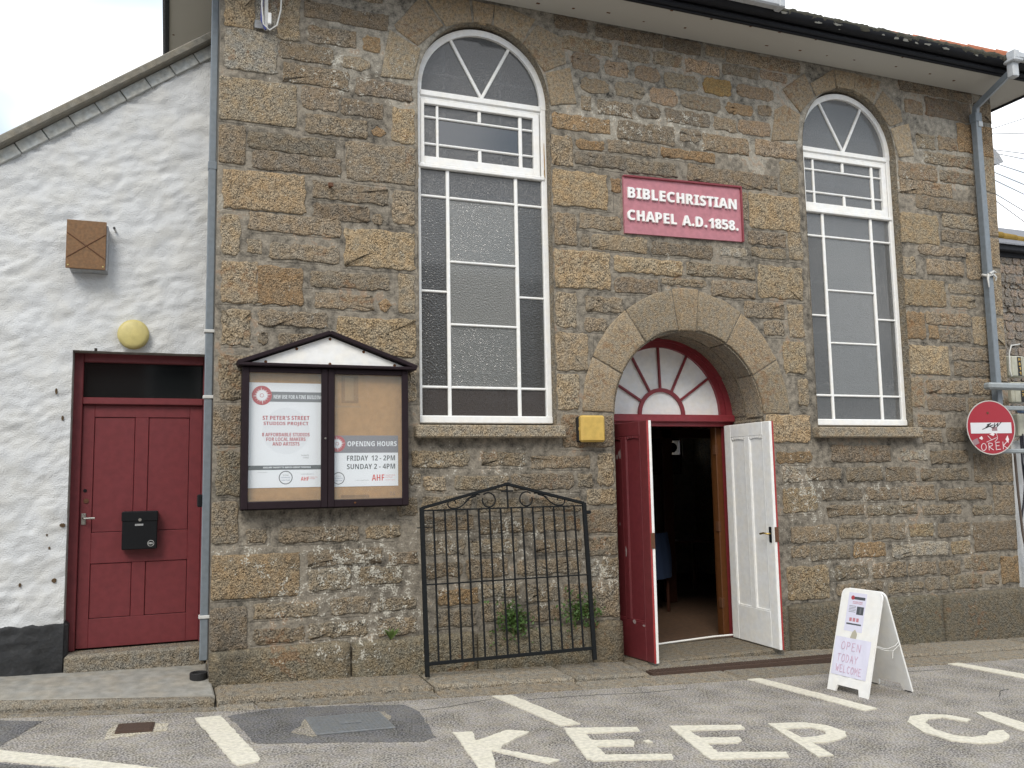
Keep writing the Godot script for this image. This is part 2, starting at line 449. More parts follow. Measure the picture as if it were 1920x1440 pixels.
# colour texture: tone = 1 + ka (a) + kb (b), hue between two tints by c
func tone_tex(w: int, a: PackedByteArray, b: PackedByteArray, c: PackedByteArray, mean: float, ka: float, kb: float, warm: Vector3, cool: Vector3, fleck := 0.0, fleck_at := 190) -> ImageTexture:
	var o := PackedByteArray()
	o.resize(w * w * 3)
	var lut := PackedByteArray()
	lut.resize(1024)
	for i in 1024:
		lut[i] = clampi(int(255.0 * pow(i / 1023.0, 1.0 / 2.2)), 0, 255)
	for i in w * w:
		var t := mean * (1.0 + ka * (a[i] - 128) / 128.0 + kb * (b[i] - 128) / 128.0)
		if a[i] > fleck_at:
			t += fleck
		var k := clampf((c[i] - 70) / 120.0, 0.0, 1.0)
		o[i * 3] = lut[clampi(int(t * (cool.x + (warm.x - cool.x) * k) * 1023.0), 0, 1023)]
		o[i * 3 + 1] = lut[clampi(int(t * (cool.y + (warm.y - cool.y) * k) * 1023.0), 0, 1023)]
		o[i * 3 + 2] = lut[clampi(int(t * (cool.z + (warm.z - cool.z) * k) * 1023.0), 0, 1023)]
	return tex_rgb(w, w, o)

func mk(col: Color, rough := 0.8, metal := 0.0) -> StandardMaterial3D:
	var m := StandardMaterial3D.new()
	m.albedo_color = col.linear_to_srgb()
	m.roughness = rough
	m.metallic = metal
	return m

func triplanar(m: StandardMaterial3D, metres: float, world := true) -> StandardMaterial3D:
	m.uv1_triplanar = true
	m.uv1_world_triplanar = world
	m.uv1_scale = Vector3.ONE / metres
	return m

func relief(m: StandardMaterial3D, t: Texture2D, cm: float) -> StandardMaterial3D:
	m.heightmap_enabled = true
	m.heightmap_texture = t
	m.heightmap_scale = cm
	return m

const FX0 := -0.2
const FX1 := 8.9
const FY0 := -0.5
const FY1 := 6.1
func fuv(x: float, y: float) -> Vector2:
	return Vector2((x - FX0) / (FX1 - FX0), (FY1 - y) / (FY1 - FY0))

# facade maps: mortar colour, mortar relief, growth and stains that lie over stones and mortar alike
const LICHEN := [[1.15, 0.62, 0.75, 0.5, 0.9], [2.3, 0.98, 0.85, 0.25, 0.8], [2.6, 0.55, 0.6, 0.2, 0.75], [3.36, 0.62, 0.22, 0.28, 0.9], [5.62, 1.35, 0.3, 0.45, 0.8],
	[6.4, 0.85, 1.2, 0.6, 0.55], [7.6, 0.6, 0.8, 0.4, 0.35], [0.3, 0.95, 0.4, 0.12, 0.7], [1.1, 4.95, 0.6, 0.5, 0.6], [4.0, 4.95, 1.0, 0.25, 0.7], [7.5, 4.95, 0.45, 0.4, 0.5], [2.2, 1.6, 0.9, 0.25, 0.5], [0.8, 3.2, 0.8, 1.2, 0.16], [4.4, 3.5, 1.2, 0.6, 0.16]]
const STAIN := [[8.0, 1.55, 0.5, 0.6, 0.75], [0.1, 0.2, 0.2, 0.34, 1.0], [0.5, 4.3, 0.6, 0.5, 0.3], [3.9, 4.5, 0.8, 0.35, 0.4], [1.0, 1.0, 0.9, 0.35, 0.35], [6.6, 4.0, 2.0, 0.5, 0.2]]
func facade_maps() -> void:
	var w := 1536
	var h := 1114
	var fine := noise_img(w, h, 3.2, 11, 0, 2, false)
	var mid := noise_img(w, h, 16.0, 12, 0, 4, false)
	var big := noise_img(w, h, 120.0, 13, 0, 4, false)
	var wide := noise_img(w, h, 70.0, 14, 2, 4, false)
	# zone weights on a coarse grid
	var gw := 192
	var gh := 140
	var lz := PackedFloat32Array()
	var sz := PackedFloat32Array()
	var pz := PackedFloat32Array()
	lz.resize(gw * gh)
	sz.resize(gw * gh)
	pz.resize(gw * gh)
	for j in gh:
		for i in gw:
			var x := FX0 + (FX1 - FX0) * (i + 0.5) / gw
			var y := FY1 - (FY1 - FY0) * (j + 0.5) / gh
			var a := 0.0
			for z in LICHEN:
				var d := Vector2((x - z[0]) / z[2], (y - z[1]) / z[3]).length()
				a = maxf(a, z[4] * clampf(1.5 - d, 0.0, 1.0))
			lz[j * gw + i] = a
			a = 0.0
			for z in STAIN:
				var d := Vector2((x - z[0]) / z[2], (y - z[1]) / z[3]).length()
				a = maxf(a, z[4] * clampf(1.6 - d, 0.0, 1.0))
			sz[j * gw + i] = a
			# newer, paler cement in the upper courses
			a = clampf((y - 4.55) * 1.6, 0.0, 1.0) * (1.0 if x > 0.9 else 0.35)
			pz[j * gw + i] = a
	var lut := PackedByteArray()
	lut.resize(1024)
	for i in 1024:
		lut[i] = clampi(int(255.0 * pow(i / 1023.0, 1.0 / 2.2)), 0, 255)
	var alb := PackedByteArray()
	alb.resize(w * h * 3)
	var hgt := PackedByteArray()
	hgt.resize(w * h)
	var over := PackedByteArray()
	over.resize(w * h * 4)
	for y in h:
		var gj := (y * gh / h) * gw
		for x in w:
			var i := y * w + x
			var g := gj + x * gw / w
			var f := fine[i] - 128
			var m := mid[i] - 128
			var b := big[i] - 128
			var pale := 1.0 if pz[g] * 255.0 > 128.0 - b * 1.2 else 0.0
			var t := 1.0 + f * 0.0034 + m * 0.0050 + b * 0.0034
			var r := 0.212
			var gg := 0.187
			var bb := 0.150
			if pale > 0.5:
				r = 0.295
				gg = 0.27
				bb = 0.225
				if f > 52 and m > 0:
					t *= 0.45
			alb[i * 3] = lut[clampi(int(r * t * 1023.0), 0, 1023)]
			alb[i * 3 + 1] = lut[clampi(int(gg * t * 1023.0), 0, 1023)]
			alb[i * 3 + 2] = lut[clampi(int(bb * t * 1023.0), 0, 1023)]
			hgt[i] = clampi(128 + f / 3 + m * 3 / 4 + (wide[i] - 128) / 2, 0, 255)
			# growth: crusts of white lichen
			var lic := lz[g]
			var score := f * 0.9 + m * 1.1 + (wide[i] - 128) * 0.5
			if lic > 0.02 and score > 140.0 - lic * 140.0:
				var v := 175 + f / 3
				over[i * 4] = clampi(v + 8, 0, 255)
				over[i * 4 + 1] = clampi(v + 5, 0, 255)
				over[i * 4 + 2] = clampi(v - 6, 0, 255)
				over[i * 4 + 3] = clampi(int(80.0 + (score - (140.0 - lic * 140.0)) * 3.0), 0, 200)
			else:
				# iron bleeding out of the granite
				if b + m > 74 and b > 22:
					over[i * 4] = 122
					over[i * 4 + 1] = 82
					over[i * 4 + 2] = 44
					over[i * 4 + 3] = clampi((b + m - 74) * 3 + f / 2, 0, 95)
				var s := sz[g]
				var sc := f * 0.35 + m * 0.7 + b * 0.8
				var lim := 95.0 - s * 150.0
				if s > 0.02 and sc > lim:
					over[i * 4] = 52
					over[i * 4 + 1] = 50
					over[i * 4 + 2] = 44
					over[i * 4 + 3] = clampi(int((sc - lim) * 1.5), 0, 125)
	# joints ruled into the pointing along the courses
	var rng := RandomNumberGenerator.new()
	rng.seed = 61
	for s in STONES:
		if s[5] == 1 or s[1] > 4.7:
			continue
		var jy: float = s[1] - s[3] * 0.5 - rng.randf_range(0.012, 0.03)
		var x0: float = s[0] - s[2] * 0.5 - rng.randf_range(-0.05, 0.06)
		var x1: float = s[0] + s[2] * 0.5 + rng.randf_range(-0.1, 0.08)
		var vert := rng.randf() < 0.4
		var n := int((x1 - x0) / (FX1 - FX0) * w)
		var tilt := rng.randf_range(-3.0, 3.0)
		for k in n:
			var u := fuv(x0 + (x1 - x0) * k / n, jy)
			var i := clampi(int(u.y * h + tilt * k / n), 0, h - 1) * w + clampi(int(u.x * w), 0, w - 1)
			hgt[i] = maxi(0, hgt[i] - 90)
			for q in 3:
				alb[i * 3 + q] = alb[i * 3 + q] * 3 / 4
		if vert:
			for k in int(s[3] / (FY1 - FY0) * h):
				var u := fuv(x1, jy)
				var i := clampi(int(u.y * h) - k, 0, h - 1) * w + clampi(int(u.x * w), 0, w - 1)
				hgt[i] = maxi(0, hgt[i] - 90)
				for q in 3:
					alb[i * 3 + q] = alb[i * 3 + q] * 3 / 4
	TX.mortar = tex_rgb(w, h, alb)
	TX.mortar_h = tex_l8(w, h, hgt)
	TX.over = ImageTexture.create_from_image(Image.create_from_data(w, h, false, Image.FORMAT_RGBA8, over))

func make_materials() -> void:
	# granite: coarse crystals, pick marks
	var w := 1024
	var g1 := noise_img(w, w, 6.5, 21, 0, 2)
	var g2 := noise_img(w, w, 26.0, 22, 0, 4)
	var g3 := noise_img(w, w, 60.0, 23, 0, 3)
	TX.granite = tone_tex(w, g1, g2, g3, 0.62, 0.95, 0.5, Vector3(1.1, 1.0, 0.86), Vector3(0.96, 1.0, 1.04), 0.22, 172)
	var c1 := noise_img(w, w, 15.0, 24, 0, 3)
	TX.granite_h = tex_l8(w, w, mix_l8(w, c1, g1, 1.0, 0.45))
	var m := mk(Color(1, 1, 1), 0.9)
	m.vertex_color_use_as_albedo = true
	m.albedo_texture = TX.granite
	triplanar(m, 2.1)
	relief(m, TX.granite_h, 1.35)
	m.detail_enabled = true
	m.detail_albedo = TX.over
	m.detail_uv_layer = BaseMaterial3D.DETAIL_UV_2
	m.detail_blend_mode = BaseMaterial3D.BLEND_MODE_MIX
	M.granite = m
	var fine := m.duplicate() as StandardMaterial3D
	fine.uv1_scale = Vector3.ONE / 1.35
	fine.heightmap_scale = 0.9
	M.granite_fine = fine
	var coarse := m.duplicate() as StandardMaterial3D
	coarse.uv1_scale = Vector3.ONE / 2.9
	coarse.uv1_offset = Vector3(0.31, 0.17, 0.53)
	coarse.heightmap_scale = 1.6
	M.granite_coarse = coarse
	m = mk(Color(1, 1, 1), 0.93)
	m.albedo_texture = TX.mortar
	relief(m, TX.mortar_h, 1.0)
	m.detail_enabled = true
	m.detail_albedo = TX.over
	m.detail_uv_layer = BaseMaterial3D.DETAIL_UV_2
	M.mortar = m
	var plain := func(col: Color, cm: float) -> StandardMaterial3D:
		var q := mk(col, 0.9)
		q.albedo_texture = TX.granite
		triplanar(q, 2.1)
		relief(q, TX.granite_h, cm)
		return q
	M.kerb = plain.call(Color(0.3583, 0.3125, 0.2458), 0.9)
	M.kerb_b = plain.call(Color(0.3167, 0.2833, 0.2292), 0.9)
	M.kerb_c = plain.call(Color(0.3833, 0.3417, 0.275), 0.8)
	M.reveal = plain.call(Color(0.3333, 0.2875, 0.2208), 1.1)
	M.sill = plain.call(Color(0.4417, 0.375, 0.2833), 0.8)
	M.rubble = plain.call(Color(0.34, 0.3, 0.26), 2.0)
	M.rubble_b = plain.call(Color(0.44, 0.36, 0.3), 2.0)
	M.rubble_joint = plain.call(Color(0.42, 0.39, 0.35), 1.0)
	# asphalt
	var a1 := noise_img(w, w, 5.5, 31, 0, 2)
	var a2 := noise_img(w, w, 40.0, 32, 0, 4)
	var a3 := noise_img(w, w, 150.0, 33, 0, 4)
	TX.asphalt = tone_tex(w, a1, a3, a2, 0.64, 1.15, 0.36, Vector3(1.06, 1.0, 0.9), Vector3(1.01, 0.98, 1.01), 0.22, 172)
	TX.asphalt_h = tex_l8(w, w, mix_l8(w, a1, a2, 0.8, 0.4))
	TX.wear = tone_tex(w, a1, a2, a3, 0.9, 0.10, 0.2, Vector3(1.0, 1.0, 0.98), Vector3(1.0, 1.0, 1.0), -0.42, 198)
	var road := func(col: Color) -> StandardMaterial3D:
		var q := mk(col, 0.95)
		q.albedo_texture = TX.asphalt
		triplanar(q, 3.3)
		relief(q, TX.asphalt_h, 1.1)
		return q
	M.asphalt = road.call(Color(0.455, 0.437, 0.402))
	M.asphalt_patch = road.call(Color(0.215, 0.217, 0.22))
	M.road_paint = mk(Color(0.78, 0.74, 0.63), 0.8)
	M.road_paint.albedo_texture = TX.wear
	triplanar(M.road_paint, 1.1)
	relief(M.road_paint, TX.asphalt_h, 0.4)
	M.cement_dust = road.call(Color(0.4306, 0.4027, 0.3402))
	M.cement_pale = road.call(Color(0.66, 0.62, 0.51))
	M.tar = mk(Color(0.05, 0.05, 0.05), 0.9)
	# concrete, render, plaster
	var k1 := noise_img(w, w, 90.0, 41, 0, 5)
	var k2 := noise_img(w, w, 9.0, 42, 0, 3)
	var k3 := noise_img(w, w, 200.0, 43, 0, 3)
	TX.patchy = tone_tex(w, k2, k1, k3, 0.82, 0.10, 0.26, Vector3(1.03, 1.0, 0.95), Vector3(0.98, 1.0, 1.02))
	TX.patchy_h = tex_l8(w, w, mix_l8(w, k1, k2, 0.5, 0.5))
	var patchy := func(col: Color, rough: float, size: float, cm: float) -> StandardMaterial3D:
		var q := mk(col, rough)
		q.albedo_texture = TX.patchy
		triplanar(q, size)
		relief(q, TX.patchy_h, cm)
		return q
	M.concrete = patchy.call(Color(0.34, 0.325, 0.29), 0.9, 1.3, 0.4)
	M.coping = patchy.call(Color(0.25, 0.2333, 0.1958), 0.9, 0.9, 0.6)
	TX.limewash = tone_tex(w, k2, k1, k3, 0.93, 0.03, 0.06, Vector3(1.01, 1.0, 0.97), Vector3(0.99, 1.0, 1.01))
	m = mk(Color(0.61, 0.62, 0.63), 0.75)
	m.albedo_texture = TX.limewash
	triplanar(m, 1.7)
	relief(m, TX.patchy_h, 0.9)
	M.limewash = m
	M.slate_white = patchy.call(Color(0.55, 0.5667, 0.55), 0.8, 0.7, 0.3)
	M.black_wall = patchy.call(Color(0.025, 0.0267, 0.03), 0.5, 0.4, 0.8)
	M.soffit = mk(Color(0.5, 0.49, 0.455), 0.7)
	M.reveal_grey = patchy.call(Color(0.35, 0.3333, 0.3083), 0.9, 0.8, 0.4)
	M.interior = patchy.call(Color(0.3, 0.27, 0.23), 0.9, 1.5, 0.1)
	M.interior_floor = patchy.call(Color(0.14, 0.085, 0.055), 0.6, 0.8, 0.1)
	# paints
	TX.brush = tone_tex(w, k2, k1, k3, 0.9, 0.06, 0.13, Vector3(1.02, 1.0, 0.98), Vector3(1.0, 1.0, 1.0))
	var paint := func(col: Color, rough: float, cm := 0.05) -> StandardMaterial3D:
		var q := mk(col, rough)
		q.albedo_texture = TX.brush
		triplanar(q, 0.9)
		relief(q, TX.patchy_h, cm)
		return q
	M.door_red = paint.call(Color(0.172, 0.031, 0.037), 0.42)
	M.frame_red = paint.call(Color(0.255, 0.034, 0.045), 0.4)
	M.leaf_red = paint.call(Color(0.15, 0.027, 0.033), 0.38)
	M.edge_red = paint.call(Color(0.4, 0.0417, 0.0417), 0.4)
	M.white = paint.call(Color(0.93, 0.93, 0.92), 0.45)
	M.white_sash = paint.call(Color(0.95, 0.95, 0.94), 0.45, 0.12)
	M.fan_white = paint.call(Color(0.95, 0.95, 0.95), 0.6)
	M.sign_pink = paint.call(Color(0.5, 0.2, 0.24), 0.55)
	M.sign_red = paint.call(Color(0.25, 0.04, 0.055), 0.5)
	M.letter = paint.call(Color(0.93, 0.93, 0.93), 0.5)
	M.board_wood = paint.call(Color(0.0217, 0.0133, 0.0175), 0.5, 0.15)
	M.board_edge = paint.call(Color(0.0167, 0.0117, 0.0133), 0.5, 0.15)
	M.fascia = paint.call(Color(0.0183, 0.02, 0.025), 0.4, 0.3)
	M.moss = patchy.call(Color(0.1, 0.0958, 0.0708), 0.95, 0.25, 2.0)
	M.dropping = paint.call(Color(0.33, 0.33, 0.3), 0.8)
	M.board_white = paint.call(Color(0.92, 0.92, 0.91), 0.6)
	M.rust = patchy.call(Color(0.1667, 0.0625, 0.0167), 0.9, 0.1, 0.3)
	M.rust_box = patchy.call(Color(0.2174, 0.1123, 0.045), 0.6, 0.35, 0.2)
	M.rust_mark = patchy.call(Color(0.1417, 0.0583, 0.025), 0.7, 0.2, 0.2)
	M.rust_stain = patchy.call(Color(0.4583, 0.275, 0.1083), 0.7, 0.08, 0.05)
	M.flaked = patchy.call(Color(0.35, 0.275, 0.275), 0.8, 0.1, 0.1)
	M.bare = patchy.call(Color(0.1333, 0.0833, 0.0417), 0.9, 0.15, 0.6)
	M.step_stone = plain.call(Color(0.25, 0.2152, 0.1632), 0.4)
	M.galv = patchy.call(Color(0.35, 0.36, 0.38), 0.5, 0.5, 0.05)
	M.hardboard = paint.call(Color(0.42, 0.235, 0.088), 0.75)
	M.hardboard_pale = paint.call(Color(0.3623, 0.2246, 0.1015), 0.75)
	M.hardboard_dark = paint.call(Color(0.2754, 0.1522, 0.058), 0.75)
	M.wood = paint.call(Color(0.13, 0.05, 0.016), 0.4, 0.2)
	M.wood_dark = paint.call(Color(0.06, 0.022, 0.013), 0.4, 0.2)
	for q in [M.white, M.white_sash, M.letter, M.board_white, M.fan_white]:
		q.albedo_texture = TX.limewash
	# plastics, metals
	M.pipe = paint.call(Color(0.2, 0.235, 0.27), 0.38)
	M.pipe_dark = paint.call(Color(0.0833, 0.0875, 0.0917), 0.5)
	M.gutter = paint.call(Color(0.50, 0.53, 0.56), 0.4)
	M.clip = paint.call(Color(0.66, 0.67, 0.66), 0.5)
	M.yellow = paint.call(Color(0.6261, 0.4261, 0.1087), 0.45)
	M.cream_lamp = paint.call(Color(0.5739, 0.4957, 0.2), 0.45)
	M.black = mk(Color(0.01, 0.0108, 0.0125), 0.35)
	M.black.metallic_specular = 0.35
	M.black_matt = mk(Color(0.0125, 0.0125, 0.0133), 0.8)
	M.iron = paint.call(Color(0.01, 0.0117, 0.0133), 0.45, 0.3)
	M.chrome = mk(Color(0.5, 0.49, 0.45), 0.35, 0.9)
	M.brass = mk(Color(0.55, 0.38, 0.12), 0.3, 1.0)
	M.cover = patchy.call(Color(0.2167, 0.2292, 0.2417), 0.5, 0.4, 0.1)
	M.cover_rust = patchy.call(Color(0.0917, 0.0542, 0.0375), 0.8, 0.2, 0.4)
	M.beige = paint.call(Color(0.5, 0.5, 0.4167), 0.5)
	M.blue_tape = mk(Color(0.1167, 0.1833, 0.3167), 0.5)
	M.arm = paint.call(Color(0.3, 0.3333, 0.35), 0.45)
	M.sign_face = mk(Color(0.3333, 0.015, 0.0292), 0.35)
	M.sign_rim = mk(Color(0.5, 0.4667, 0.4417), 0.45)
	M.sign_white = mk(Color(0.66, 0.67, 0.70), 0.35)
	M.ink_black = mk(Color(0.0167, 0.0167, 0.0183), 0.6)
	M.ink_white = mk(Color(0.75, 0.68, 0.70), 0.6)
	M.sticker = mk(Color(0.2833, 0.1833, 0.2), 0.6)
	M.cable = mk(Color(0.015, 0.015, 0.025), 0.5)
	M.cable_white = mk(Color(0.6, 0.6, 0.58), 0.5)
	M.cable_blue = mk(Color(0.0417, 0.0583, 0.25), 0.5)
	M.cable_brown = mk(Color(0.0833, 0.0625, 0.05), 0.6)
	M.wire = mk(Color(0.25, 0.2667, 0.2833), 0.6)
	for q in [M.iron, M.board_wood, M.board_edge, M.fascia]:
		q.roughness = 0.62
		q.metallic_specular = 0.3
	# paper
	M.paper = mk(Color(0.78, 0.81, 0.86), 0.8)
	M.paper_tint = mk(Color(0.72, 0.75, 0.80), 0.8)
	M.paper_lilac = mk(Color(0.70, 0.70, 0.84), 0.75)
	M.print_grey = mk(Color(0.1583, 0.1667, 0.1875), 0.7)
	M.print_mauve = mk(Color(0.1833, 0.1792, 0.2083), 0.7)
	M.print_dark = mk(Color(0.0708, 0.0792, 0.0917), 0.7)
	M.print_red = mk(Color(0.4167, 0.0542, 0.0708), 0.7)
	M.print_pink = mk(Color(0.5167, 0.225, 0.2667), 0.7)
	M.print_ahf = mk(Color(0.5833, 0.05, 0.0417), 0.7)
	M.print_blue = mk(Color(0.0833, 0.1167, 0.2667), 0.7)
	M.pen = mk(Color(0.60, 0.36, 0.46), 0.7)
	M.tape = mk(Color(0.4583, 0.4333, 0.35), 0.6)
	# roofs
	M.slate = patchy.call(Color(0.2, 0.205, 0.23), 0.7, 0.5, 0.3)
	M.terracotta = patchy.call(Color(0.375, 0.125, 0.0583), 0.85, 0.4, 0.3)
	M.lichen_yellow = patchy.call(Color(0.35, 0.225, 0.0417), 0.95, 0.3, 1.0)
	M.opposite = patchy.call(Color(0.1917, 0.0958, 0.0708), 0.9, 1.5, 0.3)
	M.opposite_b = patchy.call(Color(0.25, 0.225, 0.2), 0.9, 1.5, 0.3)
	# cloth and leaves
	M.jacket = mk(Color(0.03, 0.055, 0.12), 0.9)
	M.leaf_a = mk(Color(0.0625, 0.125, 0.025), 0.6)
	M.leaf_b = mk(Color(0.1, 0.1583, 0.0375), 0.6)
	for q in [M.leaf_a, M.leaf_b]:
		q.backlight_enabled = true
		q.backlight = Color(0.10, 0.16, 0.03)
	M.stem = mk(Color(0.0833, 0.075, 0.025), 0.8)
	# glass: obscured panes, each kind with its own rolled pattern
	var p1 := noise_img(512, 512, 14.0, 51, 1, 1)
	var p2 := noise_img(512, 512, 18.0, 52, 0, 2)
	var p3 := noise_img(512, 512, 7.0, 53, 0, 1)
	TX.pebble = tex_l8(512, 512, p1)
	TX.hammer = tex_l8(512, 512, p2)
	TX.grain = tex_l8(512, 512, p3)
	TX.rolled = tone_tex(512, p3, p2, p2, 0.85, 0.5, 0.22, Vector3.ONE, Vector3.ONE, 0.35, 200)
	var glass := func(col: Color, rough: float, t: Texture2D, cm: float) -> StandardMaterial3D:
		var q := mk(col, rough)
		triplanar(q, 0.55)
		relief(q, t, cm)
		q.metallic_specular = 0.65
		q.albedo_texture = TX.rolled
		q.clearcoat_enabled = true
		q.clearcoat = 0.9
		q.clearcoat_roughness = 0.06
		return q
	M.glass_dark = glass.call(Color(0.048, 0.052, 0.058), 0.12, TX.grain, 0.4)
	M.glass_slate = glass.call(Color(0.0261, 0.0348, 0.0478), 0.06, TX.hammer, 0.02)
	M.glass_side = glass.call(Color(0.056, 0.056, 0.053), 0.10, TX.hammer, 0.45)
	M.glass_mid = glass.call(Color(0.18, 0.185, 0.178), 0.16, TX.pebble, 0.5)
	M.glass_mid_b = glass.call(Color(0.2, 0.2, 0.186), 0.2, TX.hammer, 0.45)
	M.glass_foot = glass.call(Color(0.065, 0.056, 0.052), 0.1, TX.grain, 0.1)
	M.glass_pale = glass.call(Color(0.15, 0.155, 0.16), 0.2, TX.grain, 0.4)
	M.glass_pale_b = glass.call(Color(0.16, 0.162, 0.156), 0.2, TX.pebble, 0.3)
	M.glass_speck = glass.call(Color(0.1, 0.103, 0.103), 0.15, TX.grain, 0.8)
	M.glass_black = mk(Color(0.01, 0.0117, 0.0125), 0.08)
	m = StandardMaterial3D.new()
	m.transparency = BaseMaterial3D.TRANSPARENCY_ALPHA
	m.albedo_color = Color(0.9, 0.95, 0.95, 0.06)
	m.roughness = 0.04
	m.metallic_specular = 0.25
	M.clear = m

# ---------------------------------------------------------------- stones
# tan, gold, brown, dark, pink, pale, orange, yellow, grey
const TONE := [[0.432, 0.352, 0.25], [0.464, 0.363, 0.237], [0.348, 0.283, 0.207], [0.29, 0.238, 0.178], [0.46, 0.353, 0.25], [0.47, 0.425, 0.355], [0.42, 0.292, 0.17], [0.5, 0.35, 0.15], [0.372, 0.305, 0.222]]

func stone_mesh(outline: PackedVector2Array, proud: float, rough: float, tone: Color, rng: RandomNumberGenerator) -> ArrayMesh:
	var c := Vector2.ZERO
	for p in outline:
		c += p
	c /= outline.size()
	var n := outline.size()
	var rings := []
	var small := 1e9
	for p in outline:
		small = minf(small, p.distance_to(c))
	var inset := minf(0.014, small * 0.25)
	for e in [[0.0, -0.03], [0.002, proud * 0.45], [inset, proud], [-1.0, proud]]:
		var ring := []
		for k in n:
			var p := outline[k]
			var q := c + (p - c) * 0.52 if e[0] < 0.0 else p + (c - p).normalized() * float(e[0])
			var z: float = e[1]
			if e[1] > 0.0:
				z += rng.randf_range(-rough, rough) * (0.45 if e[0] < 0.0 else 1.0 if e[0] > 0.01 else 0.4)
			ring.append(Vector3(q.x, q.y, z))
		rings.append(ring)
	var st := begin(true)
	st.set_color(tone)
	var add := func(v: Vector3) -> void:
		st.set_uv2(fuv(v.x, v.y))
		st.add_vertex(v)
	for r in 3:
		for k in n:
			var j := (k + 1) % n
			var q := [rings[r][k], rings[r][j], rings[r + 1][j], rings[r + 1][k]]
			for o in [0, 1, 2, 0, 2, 3]:
				add.call(q[o])
	var top := Vector3(c.x, c.y, proud + rng.randf_range(-rough, rough))
	for k in n:
		var j := (k + 1) % n
		add.call(rings[3][k])
		add.call(rings[3][j])
		add.call(top)
	st.generate_normals()
	return st.commit()

func rect_outline(cx: float, cy: float, w: float, h: float, round_r: float, jit: float, rng: RandomNumberGenerator) -> PackedVector2Array:
	var p := PackedVector2Array()
	var r := minf(round_r, minf(w, h) * 0.45)
	var tilt := rng.randf_range(-0.012, 0.012)
	var nx := clampi(int(w / 0.055), 2, 12)
	var ny := clampi(int(h / 0.055), 1, 6)
	var hw := w * 0.5
	var hh := h * 0.5
	var base := []
	for k in nx:
		base.append(Vector2(lerpf(-hw + r, hw - r, (k + 0.5) / nx), hh))
	base.append(Vector2(hw - r, hh))
	base.append(Vector2(hw - r * 0.3, hh - r * 0.3))
	base.append(Vector2(hw, hh - r))
	for k in ny:
		base.append(Vector2(hw, lerpf(hh - r, -hh + r, (k + 0.5) / ny)))
	base.append(Vector2(hw, -hh + r))
	base.append(Vector2(hw - r * 0.3, -hh + r * 0.3))
	base.append(Vector2(hw - r, -hh))
	for k in nx:
		base.append(Vector2(lerpf(hw - r, -hw + r, (k + 0.5) / nx), -hh))
	base.append(Vector2(-hw + r, -hh))
	base.append(Vector2(-hw + r * 0.3, -hh + r * 0.3))
	base.append(Vector2(-hw, -hh + r))
	for k in ny:
		base.append(Vector2(-hw, lerpf(-hh + r, hh - r, (k + 0.5) / ny)))
	base.append(Vector2(-hw, hh - r))
	base.append(Vector2(-hw + r * 0.3, hh - r * 0.3))
	base.append(Vector2(-hw + r, hh))
	for q in base:
		p.append(Vector2(cx, cy) + (q + Vector2(rng.randf_range(-jit, jit), rng.randf_range(-jit, jit))).rotated(tilt))
	return p

func tone_of(k: int, rng: RandomNumberGenerator) -> Color:
	var t: Array = TONE[k]
	var v := rng.randf_range(0.88, 1.14)
	var hgt := rng.randf_range(-0.03, 0.03)
	return Color(t[0] * v * (1.0 + hgt), t[1] * v, t[2] * v * (1.0 - hgt))

# the right corner leans a little
func corner_x(y: float) -> float:
	return 8.555 + 0.024 * y

